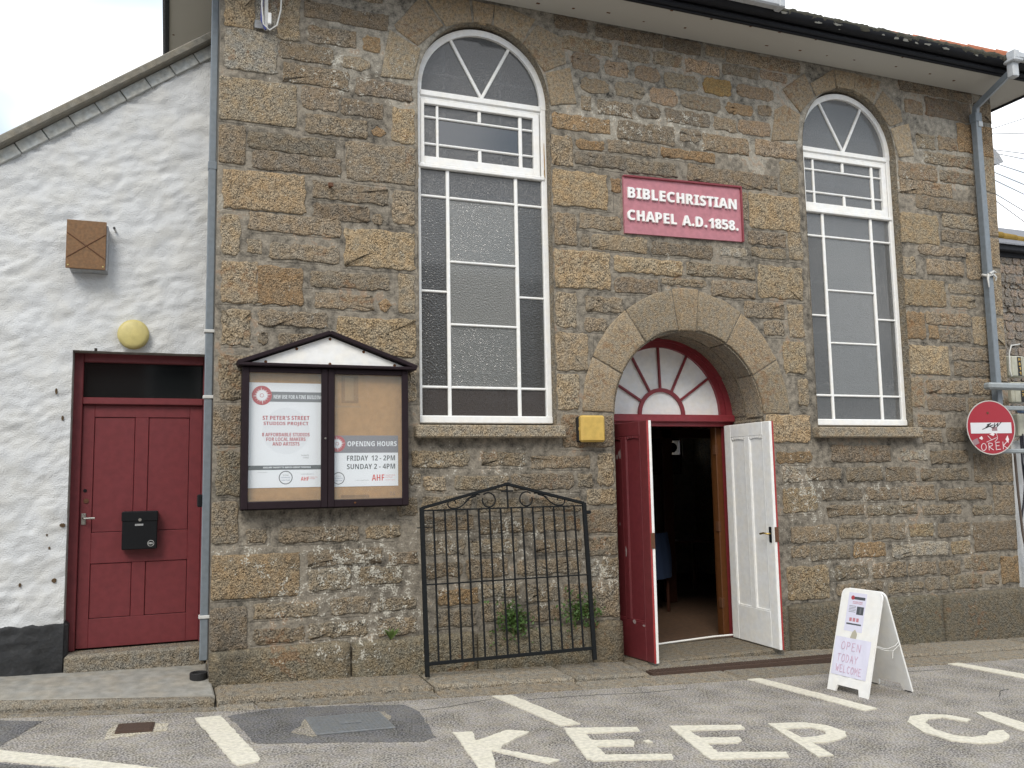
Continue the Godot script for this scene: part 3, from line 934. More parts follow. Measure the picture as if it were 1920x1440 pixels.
func build_stones(chapel: Node3D) -> void:
	var rng := RandomNumberGenerator.new()
	rng.seed = 5
	for s in STONES:
		var rounded: bool = s[5] == 1
		var o := rect_outline(s[0], s[1], s[2], s[3], 0.05 if rounded else rng.randf_range(0.012, 0.03), 0.011 if s[0] - s[2] * 0.5 > 0.02 else 0.005, rng)
		# keep the outline clear of the openings and of the corners
		for i in o.size():
			var q := o[i]
			q.x = maxf(q.x, 0.0)
			if q.x > 8.57:
				q.x = corner_x(q.y)
			for e in [[1.67, 2.947, 1.9, 5.0], [5.885, 7.165, 1.9, 5.0], [3.535, 5.215, -1.0, 2.1]]:
				if q.y > e[2] and q.y < e[3] and q.x > e[0] and q.x < e[1]:
					q.x = e[0] if q.x < (e[0] + e[1]) * 0.5 else e[1]
			o[i] = q
		var tone := tone_of(s[4], rng)
		if s[1] < 1.85:
			# the lower courses are grimier
			tone = Color(tone.r * 0.90, tone.g * 0.91, tone.b * 0.91)
		var big: bool = s[2] * s[3] > 0.07
		put(chapel, "stone", stone_mesh(o, rng.randf_range(0.001, 0.005) + (0.002 if big else 0.0), 0.0025, tone, rng), M.granite_fine if rounded else ([M.granite, M.granite_coarse, M.granite] as Array)[rng.randi() % 3])
	for e in [[178.0, 152.6], [152.0, 124.6], [124.0, 98.2], [97.4, 83.9], [83.3, 59.3], [58.7, 29.7], [29.1, 2.0]]:
		var o := PackedVector2Array()
		var key: bool = e[0] == 97.4
		for k in 9:
			var a := deg_to_rad(lerpf(e[0], e[1], k / 8.0))
			o.append(Vector2(4.3725, 2.085) + Vector2.from_angle(a) * (1.165 + 0.075 * pow(sin(a), 2.0) + rng.randf_range(-0.006, 0.006) + (0.015 if key else 0.0)))
		for k in 9:
			var a := deg_to_rad(lerpf(e[1], e[0], k / 8.0))
			o.append(Vector2(4.3725, 2.085) + Vector2.from_angle(a) * (0.846 - (0.012 if key else 0.0) + rng.randf_range(-0.002, 0.004)))
		put(chapel, "arch_stone", stone_mesh(o, 0.010, 0.003, tone_of(0, rng), rng), M.granite_fine)
	for v in VOUSSOIRS:
		var p := poly2(v.slice(1))
		if not Geometry2D.is_polygon_clockwise(p):
			p.reverse()
		var o := PackedVector2Array()
		var c := Vector2.ZERO
		for q in p:
			c += q / p.size()
		for q in ragged(p, 0.1, 0.004, rng):
			var e := c + (q - c) * 1.015
			var mid := Vector2(2.3085 if v[0] == 0 else 6.525, 5.0)
			var d := (e - mid) / Vector2(0.642, 0.706)
			if d.length() < 1.0:
				e = mid + d.normalized() * Vector2(0.642, 0.706)
			o.append(e)
		var mesh := stone_mesh(o, 0.008, 0.003, tone_of(0, rng) * 1.2, rng)
		put(chapel, "arch_stone", mesh, M.granite_fine)
	# plinth: long dressed blocks under the wall
	for e in [[0.0, 1.07, 0.245, 0.02], [1.09, 2.14, 0.235, -0.04], [2.16, 3.22, 0.222, -0.1], [3.24, 3.535, 0.23, -0.15], [5.22, 5.36, 0.235, -0.2], [5.38, 6.2, 0.23, -0.22], [6.21, 7.36, 0.215, -0.25], [7.38, 8.64, 0.205, -0.29]]:
		var st := begin(true)
		var c := tone_of(2 if e[0] < 5.0 else 3, rng)
		st.set_color(Color(c.r * 0.74, c.g * 0.78, c.b * 0.76))
		var prof := [Vector2(-0.02, e[2] + 0.006), Vector2(0.03, e[2]), Vector2(0.054, e[2] - 0.010), Vector2(0.062, e[2] - 0.04), Vector2(0.064, lerpf(e[2], e[3], 0.5)), Vector2(0.066, e[3]), Vector2(0.066, e[3] - 0.2)]
		var nx := maxi(2, int((e[1] - e[0]) / 0.07))
		var cols := []
		for i in nx + 1:
			var col := []
			var end := i == 0 or i == nx
			for q in prof:
				var back := 0.02 if end and q.x > 0.04 else 0.0
				col.append(Vector3(lerpf(e[0], e[1], float(i) / nx), q.y + rng.randf_range(-0.004, 0.004) - (0.01 if end and q.x < 0.04 else 0.0), q.x - back + rng.randf_range(-0.004, 0.004)))
			cols.append(col)
		# closed ends, set back into the wall
		var first := []
		var last := []
		for v in cols[0]:
			first.append(Vector3(v.x, v.y, -0.05))
		for v in cols[nx]:
			last.append(Vector3(v.x, v.y, -0.05))
		cols.push_front(first)
		cols.append(last)
		for i in cols.size() - 1:
			for k in prof.size() - 1:
				for v in [cols[i][k], cols[i + 1][k], cols[i + 1][k + 1], cols[i][k], cols[i + 1][k + 1], cols[i][k + 1]]:
					st.set_uv2(fuv(v.x, v.y))
					st.add_vertex(v)
		put(chapel, "plinth_stone", fin(st), M.granite)

# ---------------------------------------------------------------- chapel
func facade_patch(st: SurfaceTool, p: PackedVector2Array, z: float) -> void:
	var ix := Geometry2D.triangulate_polygon(p)
	for i in range(0, ix.size(), 3):
		var t := [p[ix[i]], p[ix[i + 1]], p[ix[i + 2]]]
		if (t[1] - t[0]).cross(t[2] - t[0]) > 0.0:
			t = [t[0], t[2], t[1]]
		for q in t:
			st.set_uv(fuv(q.x, q.y))
			st.set_uv2(fuv(q.x, q.y))
			st.add_vertex(Vector3(q.x, q.y, z))

func arch_top(x0: float, x1: float, spring: float, top: float, sag := 1.0) -> PackedVector2Array:
	# the part of the wall over an arched opening
	var p := PackedVector2Array([Vector2(x0, top), Vector2(x1, top)])
	var c := (x0 + x1) * 0.5
	var r := (x1 - x0) * 0.5
	for k in 25:
		var a := PI * k / 24.0
		p.append(Vector2(c + r * cos(a), spring + r * sin(a) * sag))
	return p

func reveal(st: SurfaceTool, x0: float, x1: float, y0: float, spring: float, z0: float, z1: float, sag := 1.0) -> void:
	# inside faces of an arched opening
	var c := (x0 + x1) * 0.5
	var r := (x1 - x0) * 0.5
	var mid := Vector3(c, spring, z0)
	var far := func(a: Vector3) -> Vector3: return mid + (a - mid) * 3.0
	quad_out(st, Vector3(x0, y0, z0), Vector3(x0, spring, z0), Vector3(x0, spring, z1), Vector3(x0, y0, z1), Vector3(x0 - 1, 0, z0))
	quad_out(st, Vector3(x1, y0, z0), Vector3(x1, spring, z0), Vector3(x1, spring, z1), Vector3(x1, y0, z1), Vector3(x1 + 1, 0, z0))
	for k in 32:
		var a := PI * k / 32.0
		var b := PI * (k + 1) / 32.0
		var p := Vector3(c + r * cos(a), spring + r * sin(a) * sag, z0)
		var q := Vector3(c + r * cos(b), spring + r * sin(b) * sag, z0)
		quad_out(st, p, q, Vector3(q.x, q.y, z1), Vector3(p.x, p.y, z1), far.call(p))

func chapel_window(chapel: Node3D, x0: float, label: String, pale: bool) -> void:
	var w := Node3D.new()
	w.name = numbered("window", chapel)
	chapel.add_child(w)
	w.set_meta("label", label)
	var zf := -0.085
	var zb := -0.14
	var zg := -0.118
	var c := Vector2(x0 + 0.6385, 5.0)
	# outer frame: stiles, foot rail, arch, transom
	var st := begin()
	span(st, x0, x0 + 0.048, 2.075, 4.99, zb, zf, 0.006)
	span(st, x0 + 1.222, x0 + 1.277, 2.075, 4.99, zb, zf, 0.006)
	span(st, x0 - 0.0, x0 + 1.277, 2.008, 2.076, zb, zf + 0.012, 0.008)
	arc(st, c + Vector2(0, 0.035), 0.580, 0.6385, 0.0, PI, zb, zf, 36)
	span(st, x0, x0 + 0.058, 4.99, 5.037, zb, zf, 0.0)
	span(st, x0 + 1.219, x0 + 1.277, 4.99, 5.037, zb, zf, 0.0)
	span(st, x0 + 0.046, x0 + 1.224, 4.965, 5.018, zb, zf + 0.006, 0.006)
	span(st, x0 + 0.046, x0 + 1.224, 4.94, 4.967, zb, zf - 0.012, 0.004)
	put(w, "frame", fin(st), M.white_sash)
	# top-hung sash
	st = begin()
	span(st, x0 + 0.05, x0 + 0.084, 4.33, 4.935, zb + 0.004, zf + 0.002, 0.004)
	span(st, x0 + 1.145, x0 + 1.206, 4.33, 4.935, zb + 0.004, zf + 0.002, 0.004)
	span(st, x0 + 0.083, x0 + 1.146, 4.33, 4.402, zb + 0.004, zf + 0.004, 0.006)
	span(st, x0 + 0.083, x0 + 1.146, 4.892, 4.935, zb + 0.004, zf + 0.002, 0.004)
	put(w, "sash", fin(st), M.white_sash)
	st = begin()
	span(st, x0 + 0.02, x0 + 1.25, 4.295, 4.332, zb, zf + 0.012, 0.006)
	put(w, "cross_rail", fin(st), M.white_sash)
	# glazing bars
	var bars := [
		[0.199, 0.223, 4.402, 4.892], [1.003, 1.037, 4.402, 4.892], [0.084, 0.199, 4.515, 4.535], [0.084, 0.199, 4.764, 4.784], [1.037, 1.145, 4.515, 4.535], [1.037, 1.145, 4.764, 4.784],
		[0.223, 1.003, 4.515, 4.535], [0.223, 1.003, 4.764, 4.784], [0.599, 0.631, 4.402, 4.515], [0.599, 0.631, 4.784, 4.892],
		[0.286, 0.318, 2.076, 4.295], [0.947, 0.98, 2.076, 4.295], [0.048, 0.286, 4.031, 4.053], [0.318, 0.947, 4.031, 4.053], [0.98, 1.222, 4.031, 4.053],
		[0.048, 0.286, 2.316, 2.338], [0.318, 0.947, 2.316, 2.338], [0.98, 1.222, 2.316, 2.338], [0.048, 0.286, 3.168, 3.188], [0.98, 1.222, 3.160, 3.180],
		[0.318, 0.947, 3.447, 3.467], [0.318, 0.947, 2.879, 2.899]]
	for b in bars:
		put(w, "glazing_bar", spanm(x0 + b[0], x0 + b[1], b[2], b[3], zb + 0.01, zf - 0.012, 0.006), M.white_sash)
	for a in [deg_to_rad(120.0), deg_to_rad(61.5)]:
		st = begin()
		bar(st, Vector3(c.x, 5.02, (zf + zb) * 0.5), Vector3(c.x + 0.595 * cos(a), 5.03 + 0.595 * sin(a), (zf + zb) * 0.5), 0.03, 0.03, 0.006)
		put(w, "glazing_bar", fin(st), M.white_sash)
	# panes
	var D: Material = M.glass_pale if pale else M.glass_dark
	var S: Material = M.glass_speck if pale else M.glass_side
	var C1: Material = M.glass_pale_b if pale else M.glass_mid
	var C2: Material = M.glass_pale_b if pale else M.glass_mid_b
	var F: Material = M.glass_speck if pale else M.glass_foot
	var mid: Material = M.glass_pale if pale else M.glass_slate
	var panes := [
		[0.084, 0.199, 4.402, 4.515, D], [0.084, 0.199, 4.535, 4.764, D], [0.084, 0.199, 4.784, 4.892, D], [0.223, 0.599, 4.402, 4.515, D], [0.631, 1.003, 4.402, 4.515, D],
		[0.223, 0.599, 4.784, 4.892, D], [0.631, 1.003, 4.784, 4.892, D], [0.223, 1.003, 4.535, 4.764, mid], [1.037, 1.145, 4.402, 4.515, D], [1.037, 1.145, 4.535, 4.764, D], [1.037, 1.145, 4.784, 4.892, D],
		[0.048, 0.286, 4.053, 4.295, D], [0.318, 0.947, 4.053, 4.295, D], [0.98, 1.222, 4.053, 4.295, D],
		[0.048, 0.286, 3.188, 4.031, S], [0.048, 0.286, 2.338, 3.168, S], [0.98, 1.222, 3.18, 4.031, S], [0.98, 1.222, 2.338, 3.16, S],
		[0.318, 0.947, 3.467, 4.031, C1], [0.318, 0.947, 2.899, 3.447, C2], [0.318, 0.947, 2.338, 2.879, C1],
		[0.048, 0.286, 2.076, 2.316, F], [0.318, 0.947, 2.076, 2.316, F], [0.98, 1.222, 2.076, 2.316, F]]
	var i := 0
	for p in panes:
		# each pane sits a hair out of true in its putty
		var o := put(w, "pane", boxm(Vector3.ZERO, Vector3(p[1] - p[0] + 0.008, p[3] - p[2] + 0.008, 0.004), 0.001), p[4])
		o.position = Vector3(x0 + (p[0] + p[1]) * 0.5, (p[2] + p[3]) * 0.5, zg)
		o.rotation = Vector3(sin(i * 2.3) * 0.006, sin(i * 3.7) * 0.006, 0)
		i += 1
	for a in [[0.0, 61.5], [61.5, 120.0], [120.0, 180.0]]:
		var p := PackedVector2Array([Vector2(c.x, 5.016)])
		for k in 13:
			var t := deg_to_rad(lerpf(a[0], a[1], k / 12.0))
			p.append(Vector2(c.x + 0.592 * cos(t), 5.016 + 0.615 * sin(t)))
		put(w, "pane", prismm(p, zg - 0.002, zg + 0.002), D)
	if not pale:
		# rust runs on the frame, at the old hinge screws
		for e in [[0.012, 5.16, 0.011, 0.06], [0.014, 4.86, 0.01, 0.07], [0.018, 4.27, 0.012, 0.12], [1.252, 4.5, 0.008, 0.17], [1.252, 4.36, 0.009, 0.05]]:
			var q := PackedVector2Array()
			for k in 10:
				q.append(Vector2(x0 + e[0], e[1]) + Vector2(e[2] * cos(TAU * k / 10.0) * (0.7 + 0.3 * sin(k * 5.0)), e[3] * sin(TAU * k / 10.0)))
			put(w, "rust_stain", prismm(q, zf - 0.001, zf + 0.0012), M.rust_stain)

func door_leaf(parent: Node3D, hinge: Vector3, turn: float, side: float, label: String, handle: bool) -> void:
	# local frame: x runs from the hinge to the free edge, +z is the street face when shut
	var d := Node3D.new()
	d.name = numbered("door_leaf", parent)
	parent.add_child(d)
	d.set_meta("label", label)
	d.transform = Transform3D(Basis(Vector3.UP, turn) * Basis.from_scale(Vector3(1, 1, 1)), hinge)
	var w := 0.765 * side
	var h := 2.15
	var x := func(t: float) -> float: return t * w
	for face in [[1.0, M.leaf_red, "street_face", M.leaf_red], [-1.0, M.white, "inner_face", M.white]]:
		var z0: float = 0.001 * face[0]
		var z1: float = 0.024 * face[0]
		var st := begin()
		for e in [[0.0, 0.15, 0.0, h], [0.46, 0.56, 0.34, h - 0.13], [0.85, 1.0, 0.0, h], [0.15, 0.85, 0.0, 0.34], [0.15, 0.85, h - 0.13, h]]:
			span(st, x.call(e[0]), x.call(e[1]), e[2], e[3], z0, z1, 0.005)
		put(d, face[2], fin(st), face[1])
		for e in [[0.15, 0.46], [0.56, 0.85]]:
			st = begin()
			span(st, x.call(e[0]), x.call(e[1]), 0.335, h - 0.125, 0.001 * face[0], 0.011 * face[0], 0.001)
			put(d, "panel", fin(st), face[3])
			# moulding round the panel, its head cut to a shallow curve
			st = begin()
			var a: float = x.call(e[0])
			var b: float = x.call(e[1])
			var zz: float = 0.016 * face[0]
			for q in [[Vector3(a, 0.345, zz), Vector3(b, 0.345, zz)], [Vector3(a + 0.006 * side, 0.34, zz), Vector3(a + 0.006 * side, h - 0.13, zz)], [Vector3(b - 0.006 * side, 0.34, zz), Vector3(b - 0.006 * side, h - 0.13, zz)]]:
				bar(st, q[0], q[1], 0.014, 0.012, 0.004)
			var last := Vector3(a, h - 0.15, zz)
			for k in range(1, 7):
				var nx := Vector3(lerpf(a, b, k / 6.0), h - 0.15 + 0.014 * sin(PI * k / 6.0), zz)
				bar(st, last, nx, 0.03, 0.012, 0.003)
				last = nx
			put(d, "moulding", fin(st), face[3])
	var st := begin()
	span(st, x.call(0.002), x.call(0.998), 0.002, h - 0.002, -0.0009, 0.0009, 0.0)
	put(d, "core", fin(st), M.white)
	put(d, "edge_strip", spanm(x.call(1.0), x.call(1.0) + 0.004 * side, 0.0, h, -0.024, 0.004, 0.001), M.white)
	put(d, "edge_strip", spanm(x.call(1.0), x.call(1.0) + 0.004 * side, 0.0, h, 0.0045, 0.024, 0.001), M.edge_red)
	put(d, "lock", spanm(x.call(1.0) + 0.004 * side, x.call(1.0) + 0.012 * side, 1.0, 1.14, -0.02, 0.022, 0.002), M.rust_mark)
	if handle:
		st = begin()
		span(st, x.call(0.905), x.call(0.955), 0.99, 1.14, -0.031, -0.024, 0.003)
		put(d, "handle_plate", fin(st), M.black)
		st = begin()
		var hx: float = x.call(0.93)
		tube(st, [Vector3(hx, 1.075, -0.03), Vector3(hx, 1.075, -0.065), Vector3(hx - 0.05 * side, 1.08, -0.07), Vector3(hx - 0.11 * side, 1.07, -0.068)], 0.009, 8)
		put(d, "handle", fin(st), M.brass)
	else:
		# flaked paint on the street face
		var rng := RandomNumberGenerator.new()
		rng.seed = 77
		for e in [[0.40, 1.86, 0.03, 0.05], [0.34, 1.83, 0.02, 0.03], [0.44, 1.78, 0.012, 0.03], [0.50, 0.95, 0.014, 0.06], [0.62, 0.33, 0.035, 0.03], [0.36, 1.2, 0.008, 0.02], [0.82, 0.31, 0.03, 0.012]]:
			var q := PackedVector2Array()
			for k in 11:
				var rr := rng.randf_range(0.5, 1.0)
				q.append(Vector2(x.call(e[0]) + e[2] * rr * cos(TAU * k / 11.0), e[1] + e[3] * rr * sin(TAU * k / 11.0)))
			var zz := 0.0255 if (e[0] < 0.15 or (e[0] > 0.46 and e[0] < 0.56) or e[0] > 0.85 or e[1] < 0.34) else 0.012
			put(d, "bare_patch", prismm(q, zz - 0.002, zz), M.flaked)

func build_chapel() -> Node3D:
	var ch := thing("stone_chapel", "granite chapel with two tall arched white windows and a red arched doorway", "chapel")
	# wall face with its openings
	var st := begin()
	var z := -0.004
	var top := 5.95
	var zfoot := -0.6
	facade_patch(st, poly2([0, zfoot, 1.67, zfoot, 1.67, top, 0, top]), z)
	facade_patch(st, poly2([1.67, zfoot, 2.947, zfoot, 2.947, 1.99, 1.67, 1.99]), z)
	facade_patch(st, arch_top(1.67, 2.947, 5.0, top, 1.1), z)
	facade_patch(st, poly2([2.947, zfoot, 3.53, zfoot, 3.53, top, 2.947, top]), z)
	facade_patch(st, arch_top(3.53, 5.215, 2.085, top), z)
	facade_patch(st, poly2([5.215, zfoot, 5.885, zfoot, 5.885, top, 5.215, top]), z)
	facade_patch(st, poly2([5.885, zfoot, 7.165, zfoot, 7.165, 1.99, 5.885, 1.99]), z)
	facade_patch(st, arch_top(5.885, 7.165, 5.0, top, 1.1), z)
	facade_patch(st, poly2([7.165, zfoot, corner_x(zfoot), zfoot, corner_x(top), top, 7.165, top]), z)
	st.generate_normals()
	put(ch, "mortar", st.commit(), M.mortar)
	build_stones(ch)
	st = begin(true)
	reveal(st, 1.67, 2.947, 1.99, 5.0, -0.3, 0.002, 1.1)
	reveal(st, 5.885, 7.165, 1.99, 5.0, -0.3, 0.002, 1.1)
	reveal(st, 3.53, 5.215, -0.6, 2.085, -0.75, 0.002)
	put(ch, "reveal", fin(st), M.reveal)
	# stones that show in the soffit of the door arch: joints a little proud of one another
	var ra := 0.8425
	for k in 6:
		var a0 := PI * (k + 0.02) / 6.0
		var a1 := PI * (k + 0.98) / 6.0
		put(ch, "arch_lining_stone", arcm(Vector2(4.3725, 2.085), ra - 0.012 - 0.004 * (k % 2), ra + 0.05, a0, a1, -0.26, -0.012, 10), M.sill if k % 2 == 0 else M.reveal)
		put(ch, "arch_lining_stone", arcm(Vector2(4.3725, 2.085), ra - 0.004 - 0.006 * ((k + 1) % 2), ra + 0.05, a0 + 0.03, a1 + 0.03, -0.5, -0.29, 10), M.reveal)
	for e in [[0.5, 1.1], [1.12, 1.55], [1.57, 2.07], [-0.13, 0.48]]:
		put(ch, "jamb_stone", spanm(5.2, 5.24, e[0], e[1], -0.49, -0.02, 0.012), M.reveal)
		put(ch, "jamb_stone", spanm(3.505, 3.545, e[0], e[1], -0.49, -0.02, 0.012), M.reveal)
	# body: side walls, back wall, ceiling, so that only the openings let light in
	put(ch, "side_wall", spanm(0.0, 0.35, -0.6, 5.95, -7.0, -0.425, 0.0), M.sill)
	put(ch, "side_wall", spanm(8.20, 8.53, -0.6, 5.95, -7.0, -0.425, 0.0), M.sill)
	st = begin()
	prism(st, poly2([7.176, -0.6, corner_x(-0.6) - 0.004, -0.6, corner_x(5.95) - 0.004, 5.95, 7.176, 5.95]), -0.42, -0.012)
	for e in [[0.005, 1.66], [2.957, 3.52], [5.225, 5.875]]:
		span(st, e[0], e[1], -0.6, 5.95, -0.42, -0.012, 0.0)
	for e in [[1.67, 2.947], [5.885, 7.165]]:
		span(st, e[0] - 0.009, e[1] + 0.009, -0.6, 1.975, -0.42, -0.012, 0.0)
		prism(st, arch_top(e[0] - 0.009, e[1] + 0.009, 5.0, 5.95, 1.1), -0.42, -0.012)
	prism(st, arch_top(3.521, 5.224, 2.085, 5.95), -0.74, -0.012)
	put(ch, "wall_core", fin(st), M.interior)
	st = begin()
	span(st, 0.35, 7.30, -0.6, 5.95, -6.2, -5.9, 0.0)
	span(st, 7.99, 8.27, -0.6, 5.95, -6.2, -5.9, 0.0)
	span(st, 7.30, 7.99, -0.6, 1.54, -6.2, -5.9, 0.0)
	span(st, 7.30, 7.99, 2.15, 5.95, -6.2, -5.9, 0.0)
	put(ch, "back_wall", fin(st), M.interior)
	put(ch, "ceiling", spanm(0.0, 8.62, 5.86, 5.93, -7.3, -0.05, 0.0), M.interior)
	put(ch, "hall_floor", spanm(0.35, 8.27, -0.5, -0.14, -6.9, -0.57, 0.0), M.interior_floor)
	# shut the backs of the two windows
	for e in [[1.5, 3.1], [5.7, 7.3]]:
		put(ch, "blind", spanm(e[0], e[1], 1.8, 5.85, -0.47, -0.43, 0.0), M.interior)
	# sills
	var rng := RandomNumberGenerator.new()
	rng.seed = 8
	for e in [[1.615, 2.995], [5.815, 7.2]]:
		st = begin()
		box(st, Vector3((e[0] + e[1]) * 0.5, 1.93, -0.02), Vector3(e[1] - e[0], 0.11, 0.24), 0.012)
		put(ch, "window_sill", fin(st), M.sill)
	chapel_window(ch, 1.67, "left arched window with darker side panes", false)
	chapel_window(ch, 5.885, "right arched window of pale frosted panes", true)
	# eaves
	put(ch, "soffit", spanm(-0.4, 9.02, 5.92, 5.945, 0.012, 0.47, 0.0), M.soffit)
	put(ch, "soffit", spanm(-0.4, -0.002, 5.92, 5.945, -7.6, 0.011, 0.0), M.soffit)
	put(ch, "soffit", spanm(8.625, 9.02, 5.92, 5.945, -7.6, 0.011, 0.0), M.soffit)
	put(ch, "fascia", spanm(-0.46, 9.06, 5.90, 6.02, 0.47, 0.50, 0.004), M.fascia)
	put(ch, "fascia", spanm(-0.44, -0.40, 5.90, 6.04, -7.6, 0.469, 0.004), M.fascia)
	put(ch, "fascia", spanm(9.02, 9.055, 5.90, 6.04, -7.6, 0.469, 0.004), M.fascia)
	# moulding and the old gutter, black with moss along its lip
	st = begin()
	span(st, -0.5, 9.08, 5.915, 5.965, 0.5, 0.535, 0.012)
	put(ch, "moulding", fin(st), M.fascia)
	st = begin(true)
	for i in 96:
		var xa := -0.5 + 9.55 * i / 96.0
		var ring := func(xx: float) -> Array:
			var o := []
			for k in 8:
				var a := PI + PI * k / 7.0
				o.append(Vector3(xx, 6.03 + 0.062 * sin(a), 0.575 + 0.07 * cos(a)))
			return o
		var r0: Array = ring.call(xa)
		var r1: Array = ring.call(xa + 9.55 / 96.0)
		for k in 7:
			quad_out(st, r0[k], r0[k + 1], r1[k + 1], r1[k], Vector3(xa, 6.1, 0.575))
	put(ch, "gutter", fin(st), M.fascia)
	# crust of moss and dirt over the upper half of the gutter
	st = begin(true)
	var mn := FastNoiseLite.new()
	mn.seed = 44
	mn.frequency = 9.0
	mn.fractal_octaves = 4
	var lip := func(xx: float, k: int) -> Vector3:
		var n1 := mn.get_noise_2d(xx, k * 0.17)
		var low := -0.15 + 0.55 * mn.get_noise_2d(xx * 0.35, 9.0)
		var a := lerpf(low, 1.9, k / 5.0)
		var r := 0.066 + 0.010 * n1 + (0.012 if k > 1 else 0.0) * (0.6 + n1) - (0.012 if k == 0 else 0.0)
		return Vector3(xx, 6.012 + r * sin(a) * 1.0, 0.575 + r * cos(a) * 1.12)
	for i in 420:
		var xa := 2.4 + 6.5 * i / 420.0
		var xb := 2.4 + 6.5 * (i + 1) / 420.0
		for k in 5:
			quad_out(st, lip.call(xa, k), lip.call(xb, k), lip.call(xb, k + 1), lip.call(xa, k + 1), Vector3(xa, 5.99, 0.55))
	put(ch, "moss", fin(st), M.moss)
	# flaked pale patches along the moulding
	for e in [[5.2, 6.095, 0.05], [5.62, 6.07, 0.05], [5.85, 6.09, 0.08], [5.89, 6.05, 0.014], [6.45, 6.085, 0.03], [6.62, 6.08, 0.05], [6.75, 6.08, 0.05], [6.9, 6.075, 0.04], [7.05, 6.085, 0.06], [7.3, 6.08, 0.07], [7.75, 6.08, 0.03]]:
		var q := PackedVector2Array()
		for k in 12:
			q.append(Vector2(e[0], e[1]) + Vector2(e[2] * cos(TAU * k / 12.0), minf(e[2], 0.05) * 0.3 * sin(TAU * k / 12.0)) * rng.randf_range(0.4, 1.0))
		put(ch, "flaked_patch", prismm(q, -0.004, 0.0, Transform3D(Basis(Vector3.RIGHT, 0.55), Vector3(0, 5.985 - 6.08 * cos(0.55), 0.645 - 6.08 * sin(0.55)))), M.dropping)
	# lighter replacement lengths of gutter
	for e in [[2.6, 5.14], [8.19, 9.1]]:
		st = begin()
		span(st, e[0], e[1], 6.00, 6.08, 0.645, 0.74, 0.015)
		span(st, e[1] - 0.07 if e[0] < 5.0 else e[0], e[1] if e[0] < 5.0 else e[0] + 0.08, 5.99, 6.09, 0.64, 0.75, 0.01)
		put(ch, "gutter_length", fin(st), M.gutter)
	# rusty nail heads and specks in the soffit boards
	for e in [[3.15, 0.16], [3.5, 0.2], [3.9, 0.17], [4.35, 0.2], [2.8, 0.13], [4.05, 0.44], [4.5, 0.43], [4.95, 0.44], [5.35, 0.17], [5.75, 0.2], [6.1, 0.2], [6.45, 0.22], [5.3, 0.44], [5.75, 0.44], [7.0, 0.25], [7.5, 0.24], [6.9, 0.44], [7.9, 0.2], [-0.36, -1.6], [-0.35, -2.3]]:
		put(ch, "nail", boxm(Vector3(e[0], 5.9185, e[1]), Vector3(rng.randf_range(0.014, 0.04), 0.003, rng.randf_range(0.012, 0.025)), 0.001), M.rust if rng.randf() < 0.6 else M.rust_mark)
	# hipped slate roof with terracotta hips
	st = begin()
	var e0 := Vector3(-0.46, 6.07, 0.52)
	var e1 := Vector3(9.08, 6.07, 0.52)
	var e2 := Vector3(9.08, 6.07, -7.65)
	var e3 := Vector3(-0.46, 6.07, -7.65)
	var r0 := Vector3(3.6, 8.6, -3.56)
	var r1 := Vector3(5.0, 8.6, -3.56)
	var mid := Vector3(4.3, 6.5, -3.56)
	quad_out(st, e0, e1, r1, r0, mid)
	quad_out(st, e2, e3, r0, r1, mid)
	tri_out(st, e1, e2, r1, mid)
	tri_out(st, e3, e0, r0, mid)
	quad_out(st, e0 - Vector3(0, 0.1, 0), e1 - Vector3(0, 0.1, 0), e2 - Vector3(0, 0.1, 0), e3 - Vector3(0, 0.1, 0), mid)
	put(ch, "roof", fin(st), M.slate)
	for i in 12:
		var a := e1.lerp(r1, i / 20.0)
		var b := e1.lerp(r1, (i + 1.05) / 20.0)
		st = begin()
		tube(st, [a + Vector3(0, 0.02, 0), b + Vector3(0, 0.035, 0)], 0.10, 10)
		put(ch, "hip_tile", fin(st), M.terracotta)
	# doorway: arched red frame, fanlight, step
	var c := Vector2(4.3725, 2.137)
	var fz := -0.5
	st = begin()
	arc(st, c, 0.755, 0.842, 0.0, PI, fz - 0.1, fz, 40)
	arc(st, c, 0.695, 0.757, 0.0, PI, fz - 0.1, fz - 0.022, 40)
	span(st, 3.53, 3.63, -0.2, 2.02, fz - 0.1, fz, 0.004)
	span(st, 5.115, 5.215, -0.2, 2.02, fz - 0.1, fz, 0.004)
	put(ch, "door_frame", fin(st), M.frame_red)
	st = begin()
	span(st, 3.53, 5.215, 2.02, 2.062, fz - 0.1, fz - 0.014, 0.004)
	span(st, 3.53, 5.215, 2.062, 2.138, fz - 0.1, fz + 0.03, 0.01)
	put(ch, "door_lintel", fin(st), M.frame_red)
	var fan := Node3D.new()
	fan.name = "fanlight"
	ch.add_child(fan)
	var hub := 0.245
	for k in 5:
		var a0 := PI * k / 5.0 + 0.0
		var a1 := PI * (k + 1) / 5.0
		put(fan, "pane", arcm(c, hub, 0.70, a0, a1, fz - 0.075, fz - 0.06, 8), M.fan_white)
	put(fan, "pane", arcm(c, 0.0, hub, 0.0, PI, fz - 0.075, fz - 0.06, 16), M.fan_white)
	put(fan, "hub_arch", arcm(c, hub - 0.008, hub + 0.03, 0.0, PI, fz - 0.06, fz - 0.034, 24), M.frame_red)
	for a in [34.0, 62.5, 91.5, 119.0, 149.0]:
		var t := deg_to_rad(a)
		st = begin()
		bar(st, Vector3(c.x + 0.27 * cos(t), c.y + 0.27 * sin(t), fz - 0.047), Vector3(c.x + 0.70 * cos(t), c.y + 0.70 * sin(t), fz - 0.047), 0.024, 0.026, 0.004)
		put(fan, "glazing_bar", fin(st), M.frame_red)
	put(ch, "doorstep", spanm(3.55, 5.2, -0.5, -0.135, -0.56, 0.17, 0.014), M.step_stone)
	st = begin()
